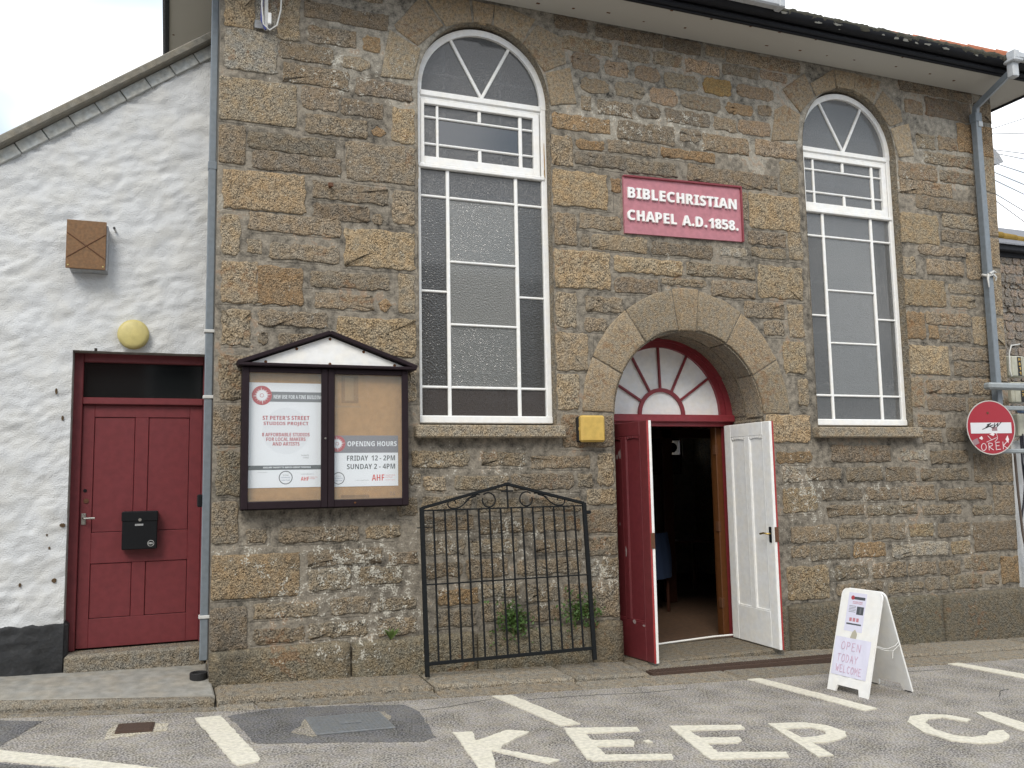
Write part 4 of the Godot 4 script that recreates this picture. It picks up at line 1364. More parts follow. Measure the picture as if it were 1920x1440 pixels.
	tube(st, [Vector3(3.64, -0.117, -0.5), Vector3(4.2, -0.125, -0.49), Vector3(4.6, -0.113, -0.495), Vector3(4.85, -0.106, -0.5), Vector3(5.11, -0.108, -0.5)], 0.010, 6)
	put(ch, "draught_strip", fin(st), M.white)
	door_leaf(ch, Vector3(3.655, -0.128, -0.485), deg_to_rad(-84.0), 1.0, "flaking red left door leaf, opened outwards", false)
	door_leaf(ch, Vector3(5.10, -0.125, -0.485), deg_to_rad(88.5), -1.0, "right door leaf showing its white inner face", true)
	# inner wooden frame with hinges
	st = begin()
	span(st, 5.055, 5.13, -0.14, 2.02, -0.69, -0.61, 0.006)
	span(st, 5.085, 5.13, -0.14, 2.02, -0.76, -0.692, 0.006)
	put(ch, "inner_jamb", fin(st), M.wood)
	for y in [0.2, 0.98, 1.78]:
		put(ch, "hinge", spanm(5.045, 5.075, y - 0.05, y + 0.05, -0.66, -0.606, 0.003), M.rust_mark)
	# inner glazed screen: posts, rail, table edge
	st = begin()
	span(st, 5.83, 5.98, -0.14, 2.6, -3.06, -2.98, 0.006)
	put(ch, "screen_post", fin(st), M.wood_dark)
	st = begin()
	span(st, 4.6, 7.4, 2.02, 2.14, -3.06, -2.98, 0.006)
	put(ch, "screen_rail", fin(st), M.wood_dark)
	# far window over the hall
	st = begin()
	for e in [[7.3, 7.35, 1.54, 2.15], [7.96, 7.99, 1.54, 2.15], [7.35, 7.96, 1.54, 1.57], [7.35, 7.96, 2.12, 2.15], [7.53, 7.73, 1.57, 2.12], [7.73, 7.96, 1.86, 1.875]]:
		span(st, e[0], e[1], e[2], e[3], -5.99, -5.93, 0.004)
	put(ch, "far_window_frame", fin(st), M.wood_dark)
	put(ch, "far_window_pane", spanm(7.35, 7.53, 1.57, 2.12, -5.965, -5.96, 0.0), M.glass_foot)
	put(ch, "far_window_pane", spanm(7.73, 7.96, 1.57, 1.86, -5.965, -5.96, 0.0), M.glass_pale)
	put(ch, "far_window_pane", spanm(7.73, 7.96, 1.875, 2.12, -5.965, -5.96, 0.0), M.clear)
	return ch

# ---------------------------------------------------------------- cottage
func build_cottage() -> void:
	var co := thing("white_cottage", "whitewashed rubble cottage wall with sloping verge, left of the chapel", "cottage")
	var zw := -0.45
	var n1 := FastNoiseLite.new()
	n1.seed = 3
	n1.frequency = 4.2
	n1.fractal_octaves = 3
	var n2 := FastNoiseLite.new()
	n2.seed = 4
	n2.noise_type = FastNoiseLite.TYPE_CELLULAR
	n2.cellular_return_type = FastNoiseLite.RETURN_DISTANCE
	n2.frequency = 3.6
	n2.cellular_jitter = 0.9
	var n3 := FastNoiseLite.new()
	n3.seed = 9
	n3.frequency = 14.0
	n3.fractal_octaves = 2
	var hgt := func(x: float, y: float) -> float:
		var wx := x + 0.06 * n1.get_noise_2d(x * 1.4 + 9.0, y * 1.4)
		var cell := n2.get_noise_2d(wx * 0.62, y * 1.25)
		var rough := 0.45 + 0.55 * smoothstep(-0.35, 0.35, n1.get_noise_2d(x * 0.4 + 3.0, y * 0.4))
		return 0.016 * n1.get_noise_2d(x * 0.6, y * 1.0) + 0.019 * smoothstep(0.1, -0.75, cell) + 0.012 * rough * n3.get_noise_2d(x * 0.55, y * 1.15) - 0.008
	var verge := func(x: float) -> float: return 5.315 + 0.729 * (x + 0.03)
	var st := begin(true)
	var dx := 0.022
	var nx := int(3.2 / dx)
	var heights := {}
	for i in nx:
		var x0 := -3.2 + i * dx
		var x1 := x0 + dx
		var ytop: float = verge.call((x0 + x1) * 0.5) - 0.02
		var ny := int((ytop - 0.44) / dx)
		for j in ny:
			var y0 := 0.44 + j * dx
			var y1 := y0 + dx
			# the door opening, its edge uneven like the render
			var xm := (x0 + x1) * 0.5 + 0.012 * n1.get_noise_2d(y0 * 3.0, 5.0)
			var ym := (y0 + y1) * 0.5 + 0.012 * n1.get_noise_2d(x0 * 3.0, 7.0)
			if xm > -1.045 and ym < 2.60:
				continue
			var q := []
			for e in [[x0, y0], [x1, y0], [x1, y1], [x0, y1]]:
				q.append(Vector3(e[0], e[1], zw + hgt.call(e[0], e[1])))
			tri(st, q[0], q[2], q[1])
			tri(st, q[0], q[3], q[2])
	put(co, "wall", fin(st), M.limewash)
	# thickness of the wall at the opening, and the wall behind
	st = begin()
	span(st, -1.10, -1.040, 0.2, 2.62, -0.74, zw - 0.03, 0.008)
	put(co, "door_reveal", fin(st), M.reveal_grey)
	put(co, "door_head", spanm(-1.046, 0.0, 2.592, 2.75, -0.72, zw - 0.03, 0.008), M.reveal_grey)
	st = begin()
	prism(st, poly2([-3.2, 0.0, -1.2, 0.0, -1.2, 2.7, 0.0, 2.7, 0.0, 5.25, -3.2, 2.92]), -0.75, zw - 0.03)
	put(co, "wall_core", fin(st), M.limewash)
	put(co, "side_body", spanm(-3.2, -0.01, -0.3, 2.9, -5.0, -0.76, 0.0), M.limewash)
	# tarred foot of the wall
	st = begin(true)
	for i in 90:
		var x0 := -3.2 + i * 0.024
		for j in 20:
			var y0 := 0.02 + j * 0.0235
			var y1 := y0 + 0.0235
			var q := []
			for e in [[x0, y0], [x0 + 0.024, y0], [x0 + 0.024, y1], [x0, y1]]:
				var zz: float = zw + 0.012 + 0.9 * hgt.call(e[0], e[1]) + (0.02 if e[0] < -1.22 and e[1] < 0.385 else 0.0)
				if e[1] > 0.47:
					zz -= 0.03
				q.append(Vector3(e[0], e[1] + (0.02 * n1.get_noise_2d(e[0] * 2.0, 3.0) if e[1] > 0.44 else 0.0), zz))
			tri(st, q[0], q[2], q[1])
			tri(st, q[0], q[3], q[2])
	put(co, "tarred_foot", fin(st), M.black_wall)
	put(co, "tarred_corner", spanm(-1.10, -1.012, 0.0, 0.485, -0.70, zw + 0.005, 0.025), M.black_wall)
	# bits of exposed rubble where the whitewash has fallen off
	for e in [[-1.075, 1.22, 0.028, 0.02], [-1.12, 0.80, 0.024, 0.022], [-1.15, 2.26, 0.012, 0.03], [-1.10, 2.05, 0.012, 0.025], [-1.16, 1.05, 0.01, 0.015], [-1.35, 0.78, 0.012, 0.02], [-1.18, 1.15, 0.008, 0.012]]:
		var p := PackedVector2Array()
		for k in 10:
			p.append(Vector2(e[0], e[1]) + Vector2(e[2] * cos(TAU * k / 10.0), e[3] * sin(TAU * k / 10.0)) * (0.75 + 0.25 * sin(k * 7.0)))
		var zz: float = zw + hgt.call(e[0], e[1])
		put(co, "bare_rubble", prismm(p, zz - 0.02, zz + 0.006), M.bare)
	# verge: coping slab over a row of whitened slates
	var ang := atan(0.729)
	var dir := Vector3(cos(ang), sin(ang), 0)
	var nrm := Vector3(-sin(ang), cos(ang), 0)
	var foot := Vector3(-3.2, verge.call(-3.2), zw)
	var length := 3.19 / cos(ang)
	var bs := Basis(dir, nrm, Vector3(0, 0, 1))
	st = begin()
	box(st, Vector3(length * 0.5, 0.035, -2.2), Vector3(length, 0.07, 4.64), 0.012, Transform3D(bs, foot + Vector3(0, 0, 0.0)))
	put(co, "coping", fin(st), M.coping)
	var step := 0.232
	for k in int(length / step):
		st = begin()
		box(st, Vector3.ZERO, Vector3(step - 0.008, 0.094, 0.05), 0.004, Transform3D(bs * Basis(Vector3(0, 0, 1), sin(k * 2.1) * 0.008), foot + bs * Vector3((k + 0.5) * step, -0.05, 0.012 + 0.003 * (k % 2))))
		put(co, "verge_slate", fin(st), M.slate_white)
	# door with overlight
	var d := Node3D.new()
	d.name = "door"
	co.add_child(d)
	var zd := -0.60
	st = begin()
	span(st, -1.05, -0.972, 0.24, 2.6, zd - 0.06, zd + 0.035, 0.005)
	span(st, -0.058, -0.005, 0.24, 2.6, zd - 0.06, zd + 0.035, 0.005)
	span(st, -0.972, -0.058, 2.522, 2.6, zd - 0.06, zd + 0.035, 0.005)
	span(st, -0.972, -0.058, 2.178, 2.234, zd - 0.06, zd + 0.04, 0.006)
	put(d, "frame", fin(st), M.door_red)
	put(d, "overlight_pane", spanm(-0.972, -0.058, 2.234, 2.522, zd - 0.03, zd - 0.025, 0.0), M.glass_black)
	st = begin()
	for e in [[-0.97, -0.882, 0.25, 2.176], [-0.578, -0.476, 0.905, 2.076], [-0.578, -0.476, 0.475, 0.904], [-0.158, -0.06, 0.25, 2.176], [-0.882, -0.158, 0.25, 0.475], [-0.882, -0.158, 0.905, 1.15], [-0.882, -0.158, 2.076, 2.176]]:
		var mn: float = e[2]
		if e[0] == -0.578 and e[2] == 0.905:
			mn = 1.15
		span(st, e[0], e[1], mn, e[3], zd - 0.04, zd, 0.003)
	put(d, "rails", fin(st), M.door_red)
	for e in [[-0.882, -0.578, 1.15, 2.076], [-0.476, -0.158, 1.15, 2.076], [-0.882, -0.578, 0.475, 0.905], [-0.476, -0.158, 0.475, 0.905]]:
		put(d, "panel", spanm(e[0] + 0.003, e[1] - 0.003, e[2] + 0.003, e[3] - 0.003, zd - 0.04, zd - 0.007, 0.003), M.door_red)
	put(d, "lock", disc(Vector2(-0.936, 1.486), 0.014, zd, zd + 0.004), M.black)
	put(d, "lock", disc(Vector2(-0.925, 1.404), 0.019, zd, zd + 0.006), M.rust_mark)
	put(d, "handle_plate", spanm(-0.958, -0.922, 1.215, 1.305, zd, zd + 0.008, 0.003), M.chrome)
	st = begin()
	tube(st, [Vector3(-0.94, 1.268, zd), Vector3(-0.94, 1.268, zd + 0.045), Vector3(-0.93, 1.268, zd + 0.055), Vector3(-0.855, 1.266, zd + 0.055)], 0.009, 8)
	put(d, "handle", fin(st), M.chrome)
	put(co, "doorstep", spanm(-1.03, -0.02, -0.05, 0.235, -0.75, -0.40, 0.02), M.kerb_b)

	var box_at := Vector3(-0.522, 1.16, zd + 0.004)
	var mb := thing("letter_box", "black metal letter box fixed to the red cottage door", "letter box", box_at)
	put(mb, "body", boxm(Vector3(0, 0, 0.05), Vector3(0.262, 0.30, 0.10), 0.006), M.black)
	put(mb, "lid", boxm(Vector3(0, 0.112, 0.052), Vector3(0.272, 0.082, 0.108), 0.008), M.black)
	put(mb, "lock", disc(Vector2(0.0, 0.085), 0.012, 0.105, 0.111), M.chrome)
	put(mb, "name_plate", boxm(Vector3(-0.005, 0.045, 0.1015), Vector3(0.062, 0.016, 0.003), 0.001), M.galv)
	text(mb, "maker_mark", "SBL", Vector3(0.085, -0.105, 0.1012), 0.035, 0.014, M.clip, true)
	put(mb, "maker_mark_border", arcm(Vector2(0.085, -0.105), 0.022, 0.0245, 0.0, TAU, 0.1, 0.1012, 20), M.clip)

	var lamp := thing("round_wall_lamp", "round cream bulkhead lamp on the white wall above the red door", "lamp", Vector3(-0.605, 2.736, zw))
	var ls := begin(true)
	lathe(ls, Vector3.ZERO, [[0.118, 0.0], [0.12, 0.05], [0.114, 0.072], [0.09, 0.082], [0.0, 0.088]], 36)
	put(lamp, "diffuser", fin(ls), M.cream_lamp)
	put(lamp, "base", disc(Vector2.ZERO, 0.108, -0.03, 0.012), M.galv)

	var vent := thing("rusty_vent_box", "rust-brown square flue box with crossed ribs on white wall", "vent", Vector3(-0.962, 3.42, zw))
	put(vent, "box", boxm(Vector3(0.02, -0.015, 0.06), Vector3(0.27, 0.37, 0.17), 0.004), M.galv)
	put(vent, "cover_plate", boxm(Vector3(0.0, 0.0, 0.155), Vector3(0.285, 0.39, 0.012), 0.003), M.rust_box)
	for s in [-1.0, 1.0]:
		var rs := begin()
		bar(rs, Vector3(-0.138, 0.10 * s - 0.01, 0.163), Vector3(0.138, -0.10 * s - 0.01, 0.163), 0.007, 0.006, 0.002)
		put(vent, "rib", fin(rs), M.rust_mark)
	for e in [[-0.125, -0.17], [0.125, -0.17]]:
		put(vent, "screw", disc(Vector2(e[0], e[1]), 0.006, 0.16, 0.164, 8), M.cream_lamp)

	var stub := thing("cable_stub", "short cable stub poking from the white wall beside the flue box", "cable", Vector3(-0.76, 3.585, zw))
	put(stub, "cable", tubem([Vector3(0, 0, -0.02), Vector3(0.0, 0.0, 0.03), Vector3(-0.008, 0.012, 0.06)], 0.009, 8), M.clip)
	put(stub, "tip", tubem([Vector3(-0.008, 0.012, 0.059), Vector3(-0.011, 0.016, 0.068)], 0.0095, 8), M.black)

# ---------------------------------------------------------------- ground
func road_y(x: float) -> float:
	return -0.07 - 0.036 * x

# flat shape lying on the road: polygon in (x, z)
func on_road(p: PackedVector2Array, lift: float) -> ArrayMesh:
	var st := begin()
	var ix := Geometry2D.triangulate_polygon(p)
	for i in range(0, ix.size(), 3):
		var q := []
		for k in 3:
			var v := p[ix[i + k]]
			q.append(Vector3(v.x, road_y(v.x) + lift, v.y))
		tri_out(st, q[0], q[1], q[2], q[0] - Vector3(0, 1, 0))
	for i in p.size():
		var a := p[i]
		var b := p[(i + 1) % p.size()]
		quad(st, Vector3(a.x, road_y(a.x) + lift, a.y), Vector3(b.x, road_y(b.x) + lift, b.y), Vector3(b.x, road_y(b.x) - 0.004, b.y), Vector3(a.x, road_y(a.x) - 0.004, a.y))
	return fin(st)

# block with a four-cornered top given as [x, y, z] and a depth
func slab(corners: Array, depth: float, bevel := 0.012) -> ArrayMesh:
	var st := begin()
	var mid := Vector3.ZERO
	for c in corners:
		mid += c
	mid /= corners.size()
	var low := mid - Vector3(0, depth * 0.5, 0)
	var n := corners.size()
	var inner := []
	var outer := []
	var foot := []
	for c in corners:
		var v: Vector3 = c
		var to := (mid - v)
		to.y = 0
		inner.append(v + to.normalized() * bevel * 1.3)
		outer.append(v - Vector3(0, bevel, 0))
		foot.append(v - Vector3(0, depth, 0))
	for k in n:
		var j := (k + 1) % n
		tri_out(st, mid, inner[k], inner[j], low)
		quad_out(st, inner[k], inner[j], outer[j], outer[k], low)
		quad_out(st, outer[k], outer[j], foot[j], foot[k], low)
	return fin(st)

func build_ground() -> void:
	var road := structure("road")
	var st := begin()
	for i in 20:
		var x0 := -60.0 + i * 7.0
		var x1 := x0 + 7.0
		quad_out(st, Vector3(x0, road_y(x0), -40), Vector3(x1, road_y(x1), -40), Vector3(x1, road_y(x1), 45), Vector3(x0, road_y(x0), 45), Vector3(x0, -50, 0))
	put(road, "asphalt", fin(st), M.asphalt)
	var rng := RandomNumberGenerator.new()
	rng.seed = 31
	var patch := func(n: String, a: Array, m: Material, lift: float, label: String, amp := 0.012) -> void:
		put(road, n, on_road(ragged(poly2(a), 0.05, amp, rng), lift), m, label)
	patch.call("tarmac_patch", [0.10, 0.70, 0.334, 0.60, 0.623, 0.585, 1.33, 0.74, 1.383, 0.951, 1.305, 1.642, 1.2, 1.70, 0.218, 1.43, 0.182, 1.231], M.asphalt_patch, 0.003, "dark tarmac patch round the steel access cover")
	patch.call("tarmac_patch", [-3.0, -0.2, -1.30, 0.36, -1.07, 0.466, -1.228, 1.02, -3.0, 1.1], M.asphalt_patch, 0.003, "dark tarmac patch at the left edge of the road")
	patch.call("tarmac_patch", [-3.0, 1.5, -1.18, 1.37, -0.80, 1.61, -0.45, 1.76, -0.3, 2.6, -3.0, 2.6], M.asphalt_patch, 0.003, "dark tarmac beyond the painted edge line")
	patch.call("cement_collar", [-0.619, 0.704, -0.281, 0.767, -0.303, 0.945, -0.66, 1.06], M.cement_pale, 0.004, "cement collar round the small rusty cover")
	patch.call("cement_collar", [0.575, 0.97, 0.615, 0.93, 0.60, 1.375, 0.56, 1.385, 0.45, 1.25, 0.53, 1.14], M.cement_dust, 0.0065, "worn cement at the left side of the steel access cover", 0.014)
	patch.call("cement_collar", [1.10, 0.91, 1.14, 0.91, 1.165, 1.05, 1.11, 1.17, 1.10, 1.36, 1.08, 1.36], M.cement_dust, 0.0065, "worn cement at the right side of the steel access cover", 0.012)
	# hairline cracks in the surfacing
	for a in [[1.40, 0.93, 1.62, 0.90, 1.83, 0.82, 2.03, 0.76], [2.25, 0.86, 2.75, 0.88, 3.3, 0.93, 3.7, 0.90], [5.3, 1.0, 5.9, 0.92, 6.5, 0.93], [5.9, 1.9, 6.1, 1.75, 6.25, 1.72]]:
		var p := PackedVector2Array()
		var q := poly2(a)
		var wob := PackedVector2Array()
		for k in q.size() - 1:
			for t in 6:
				wob.append(q[k].lerp(q[k + 1], t / 6.0) + Vector2(rng.randf_range(-0.006, 0.006), rng.randf_range(-0.008, 0.008)))
		for v in wob:
			p.append(v)
		wob.reverse()
		for v in wob:
			p.append(v + Vector2(0.001, rng.randf_range(0.004, 0.009)))
		put(road, "crack", on_road(p, 0.002), M.tar)
	var line := func(a: Array, label: String) -> void:
		put(road, "painted_line", on_road(ragged(poly2(a), 0.035, 0.006, rng), 0.008), M.road_paint, label)
	line.call([-3.0, 0.2, -1.213, 1.114, -1.028, 1.249, -0.71, 1.48, -0.395, 1.722, 0.6, 2.45, 0.5, 2.6, -0.792, 1.589, -1.178, 1.342, -3.0, 0.4], "painted edge line at the lower left corner")
	line.call([-0.117, 0.699, 0.051, 0.679, 0.217, 1.77, 0.202, 1.819, 0.073, 1.845, 0.052, 1.733], "painted bar beside the dark patch")
	line.call([2.041, 0.703, 2.189, 0.719, 2.331, 1.636, 2.179, 1.649], "painted bar in front of the iron gate")
	line.call([4.314, 0.738, 4.449, 0.742, 4.56, 1.40, 4.636, 1.937, 4.491, 1.957, 4.40, 1.30], "painted bar beside the folding board")
	line.call([6.601, 0.742, 6.739, 0.738, 6.886, 1.337, 7.0, 2.0, 6.84, 2.02, 6.71, 1.478], "painted bar behind the folding board")
	var letter := func(a: Array, label: String) -> void:
		put(road, "painted_letter", on_road(ragged(poly2(a), 0.03, 0.005, rng), 0.008), M.road_paint, label)
	letter.call([1.444, 1.578, 1.566, 1.596, 1.525, 1.80, 1.808, 1.63, 1.915, 1.71, 1.893, 1.747, 1.66, 1.93, 1.60, 2.02, 1.856, 2.333, 1.774, 2.377, 1.545, 2.03, 1.453, 2.36, 1.43, 2.45, 1.33, 2.43, 1.362, 2.309], "painted letter K")
	letter.call([2.174, 1.703, 2.652, 1.835, 2.631, 1.921, 2.253, 1.865, 2.224, 2.027, 2.472, 2.088, 2.46, 2.167, 2.415, 2.213, 2.194, 2.161, 2.165, 2.325, 2.553, 2.446, 2.512, 2.533, 2.043, 2.413, 2.026, 2.353], "painted letter E, first of the two")
	letter.call([2.882, 1.877, 3.368, 2.011, 3.331, 2.102, 2.943, 2.022, 2.922, 2.192, 3.168, 2.26, 3.145, 2.33, 3.086, 2.373, 2.89, 2.321, 2.846, 2.501, 3.254, 2.629, 3.198, 2.724, 2.719, 2.613, 2.735, 2.514], "painted letter E, second of the two")
	st = begin()
	for a in [[3.569, 2.037, 3.62, 2.047, 3.591, 2.187, 3.556, 2.40, 3.545, 2.516, 3.483, 2.781, 3.376, 2.765], [3.621, 2.047, 3.829, 2.087, 3.929, 2.202, 3.94, 2.368, 3.868, 2.459, 3.763, 2.511, 3.642, 2.535, 3.546, 2.517, 3.557, 2.40, 3.666, 2.406, 3.767, 2.381, 3.822, 2.309, 3.791, 2.205, 3.592, 2.187]]:
		st.append_from(on_road(ragged(poly2(a), 0.04, 0.003, rng), 0.008), 0, Transform3D.IDENTITY)
	put(road, "painted_letter", st.commit(), M.road_paint, "painted letter P")
	letter.call([5.045, 2.39, 4.957, 2.437, 4.888, 2.287, 4.747, 2.294, 4.65, 2.363, 4.571, 2.506, 4.572, 2.667, 4.655, 2.747, 4.784, 2.745, 4.886, 2.679, 5.007, 2.681, 4.91, 2.822, 4.746, 2.898, 4.571, 2.874, 4.454, 2.759, 4.446, 2.535, 4.547, 2.305, 4.683, 2.195, 4.837, 2.176, 4.976, 2.237], "painted letter C")
	letter.call([5.26, 2.247, 5.363, 2.28, 5.33, 2.55, 5.22, 2.98, 5.62, 3.1, 5.57, 3.2, 5.06, 3.06, 5.195, 2.386], "painted letter L running out of the frame")
	put(road, "paint_drop", on_road(ragged(poly2([2.53, 2.135, 2.57, 2.13, 2.575, 2.18, 2.54, 2.185]), 0.02, 0.004, rng), 0.008), M.road_paint)

	# pavement: concrete slab by the cottage, granite kerbs along the chapel
	var pv := structure("pavement")
	put(pv, "concrete_slab", slab([Vector3(-3.2, 0.21, -0.30), Vector3(-3.2, 0.17, -0.42), Vector3(0.0, 0.085, -0.42), Vector3(0.03, 0.0, 0.34), Vector3(-1.36, 0.062, 0.10)], 0.3, 0.01), M.concrete)
	put(pv, "concrete_slab", slab([Vector3(-1.05, 0.1, -0.75), Vector3(0.0, 0.1, -0.75), Vector3(0.0, 0.085, -0.42), Vector3(-1.05, 0.1, -0.42)], 0.3, 0.002), M.concrete)
	put(pv, "kerb_stone", slab([Vector3(-3.2, 0.19, -0.28), Vector3(-1.36, 0.056, 0.11), Vector3(0.03, -0.006, 0.35), Vector3(0.02, -0.01, 0.43), Vector3(-1.35, 0.035, 0.19), Vector3(-3.2, 0.16, -0.2)], 0.25, 0.02), M.kerb_b)
	put(pv, "gutter_stone", slab([Vector3(-3.2, 0.07, -0.21), Vector3(-1.35, -0.01, 0.18), Vector3(0.03, -0.06, 0.42), Vector3(0.04, -0.062, 0.53), Vector3(-1.34, -0.014, 0.285), Vector3(-3.2, 0.065, -0.1)], 0.15, 0.01), M.kerb_b)
	var ky := func(x: float) -> float: return 0.006 - 0.0385 * x
	var kerbs := [[0.04, 1.635, 0.42, 0.46], [1.65, 2.83, 0.46, 0.50], [2.845, 3.52, 0.50, 0.52], [5.70, 6.9, 0.45, 0.47], [6.915, 8.2, 0.47, 0.46], [8.215, 9.6, 0.46, 0.46]]
	var mats := [M.kerb, M.kerb_c, M.kerb_b]
	var i := 0
	for e in kerbs:
		put(pv, "kerb_stone", slab([Vector3(e[0], ky.call(e[0]) + 0.005, 0.0), Vector3(e[1], ky.call(e[1]) + 0.003, 0.0), Vector3(e[1], ky.call(e[1]) - 0.008, e[3]), Vector3(e[0], ky.call(e[0]) - 0.008, e[2])], 0.25, 0.022), mats[i % 3])
		i += 1
	# landing in front of the door, split by the drain channel
	put(pv, "kerb_stone", slab([Vector3(3.535, -0.142, 0.16), Vector3(5.69, -0.20, 0.16), Vector3(5.69, -0.21, 0.30), Vector3(3.535, -0.15, 0.35)], 0.2, 0.014), M.kerb_b)
	put(pv, "kerb_stone", slab([Vector3(5.215, -0.195, 0.0), Vector3(5.69, -0.203, 0.0), Vector3(5.69, -0.203, 0.15), Vector3(5.215, -0.195, 0.15)], 0.2, 0.01), M.kerb_c)
	var joints := [[0.05, 0.30, 0.54, 0.55], [0.315, 1.64, 0.55, 0.63], [1.655, 2.82, 0.63, 0.70], [2.835, 4.28, 0.70, 0.78], [4.295, 5.6, 0.78, 0.77], [5.615, 7.0, 0.77, 0.76], [7.015, 8.4, 0.76, 0.75], [8.415, 9.7, 0.75, 0.75]]
	for e in joints:
		var z0 := 0.44 if e[0] < 1.6 else 0.48
		if e[0] > 2.83 and e[0] < 5.0:
			z0 = 0.46
		put(pv, "gutter_stone", slab([Vector3(e[0], road_y(e[0]) + 0.022, z0), Vector3(e[1], road_y(e[1]) + 0.022, z0), Vector3(e[1], road_y(e[1]) + 0.010, e[3]), Vector3(e[0], road_y(e[0]) + 0.010, e[2])], 0.15, 0.012), mats[(i + 1) % 3])
		i += 1
	# covers and drain
	var cv := thing("access_cover", "grey ribbed steel access cover in the dark tarmac patch", "manhole cover", Vector3(0.85, road_y(0.85) + 0.008, 1.15))
	cv.rotation = Vector3(0, 0.02, -0.036)
	put(cv, "plate", boxm(Vector3(0, 0, 0), Vector3(0.52, 0.012, 0.44), 0.003), M.cover)
	for k in 21:
		put(cv, "rib", boxm(Vector3(-0.24 + k * 0.024, 0.0075, 0), Vector3(0.009, 0.004, 0.41), 0.001), M.cover)
	put(cv, "key_plate", boxm(Vector3(0.0, 0.0105, 0.01), Vector3(0.15, 0.004, 0.065), 0.001), M.cover)
	var sc := thing("stopcock_cover", "small rust-brown iron cover in the road by the cottage", "manhole cover", Vector3(-0.485, road_y(-0.485) + 0.008, 0.845))
	sc.rotation = Vector3(0, -0.06, -0.036)
	put(sc, "frame", boxm(Vector3.ZERO, Vector3(0.225, 0.012, 0.215), 0.003), M.cover_rust)
	put(sc, "lid", boxm(Vector3(0, 0.006, 0), Vector3(0.20, 0.008, 0.19), 0.002), M.cover_rust)
	text(sc, "lettering", "WATER", Vector3.ZERO, 0.10, 0.025, M.brass, true).transform = Transform3D(Basis(Vector3(0.008, 0, 0), Vector3(0, 0, -0.008), Vector3(0, 0.1, 0)), Vector3(-0.09, 0.0105, 0.0))
	var dr := thing("drain_channel", "long rusty drain grating in front of the chapel doorstep", "drain", Vector3(4.62, -0.185, 0.40))
	dr.rotation.z = -0.026
	dr.rotation.y = 0.025
	put(dr, "channel", boxm(Vector3(0, -0.02, 0), Vector3(2.1, 0.05, 0.115), 0.003), M.cover_rust)
	for k in 70:
		put(dr, "bar", boxm(Vector3(-1.02 + k * 0.0296, 0.008, 0), Vector3(0.016, 0.01, 0.10), 0.002), M.cover_rust)

# ---------------------------------------------------------------- things on and by the walls
func burst(parent: Node3D, c: Vector2, r: float, z: float) -> void:
	put(parent, "emblem_disc", disc(c, r, z, z + 0.0008), M.print_red)
	var p := PackedVector2Array()
	for k in 64:
		var a := TAU * k / 64.0
		var rr: float = [0.48, 0.74, 0.50, 0.64][k % 4] * r
		if k % 16 == 1:
			rr = 0.95 * r
		p.append(c + Vector2.from_angle(a) * rr)
	put(parent, "emblem_star", prismm(p, z + 0.0009, z + 0.0014), M.paper)
	put(parent, "emblem_ring", arcm(c, r * 0.15, r * 0.21, 0.0, TAU, z + 0.0015, z + 0.002, 18), M.print_pink)

func sheet(parent: Node3D, n: String, x0: float, x1: float, y0: float, y1: float, z: float, m: Material) -> void:
	put(parent, n, spanm(x0, x1, y0, y1, z, z + 0.0008, 0.0), m)

func trust_ring(parent: Node3D, c: Vector2, r: float, z: float) -> void:
	put(parent, "emblem_ring", arcm(c, r * 0.86, r, 0.0, TAU, z, z + 0.001, 28), M.print_grey)
	text(parent, "lettering", "St Ives", Vector3(c.x, c.y + r * 0.36, z), r * 0.8, r * 0.2, M.print_grey)
	text(parent, "lettering", "Community", Vector3(c.x, c.y, z), r * 1.35, r * 0.24, M.print_blue)
	text(parent, "lettering", "Land Trust", Vector3(c.x, c.y - r * 0.36, z), r * 1.2, r * 0.2, M.print_blue)

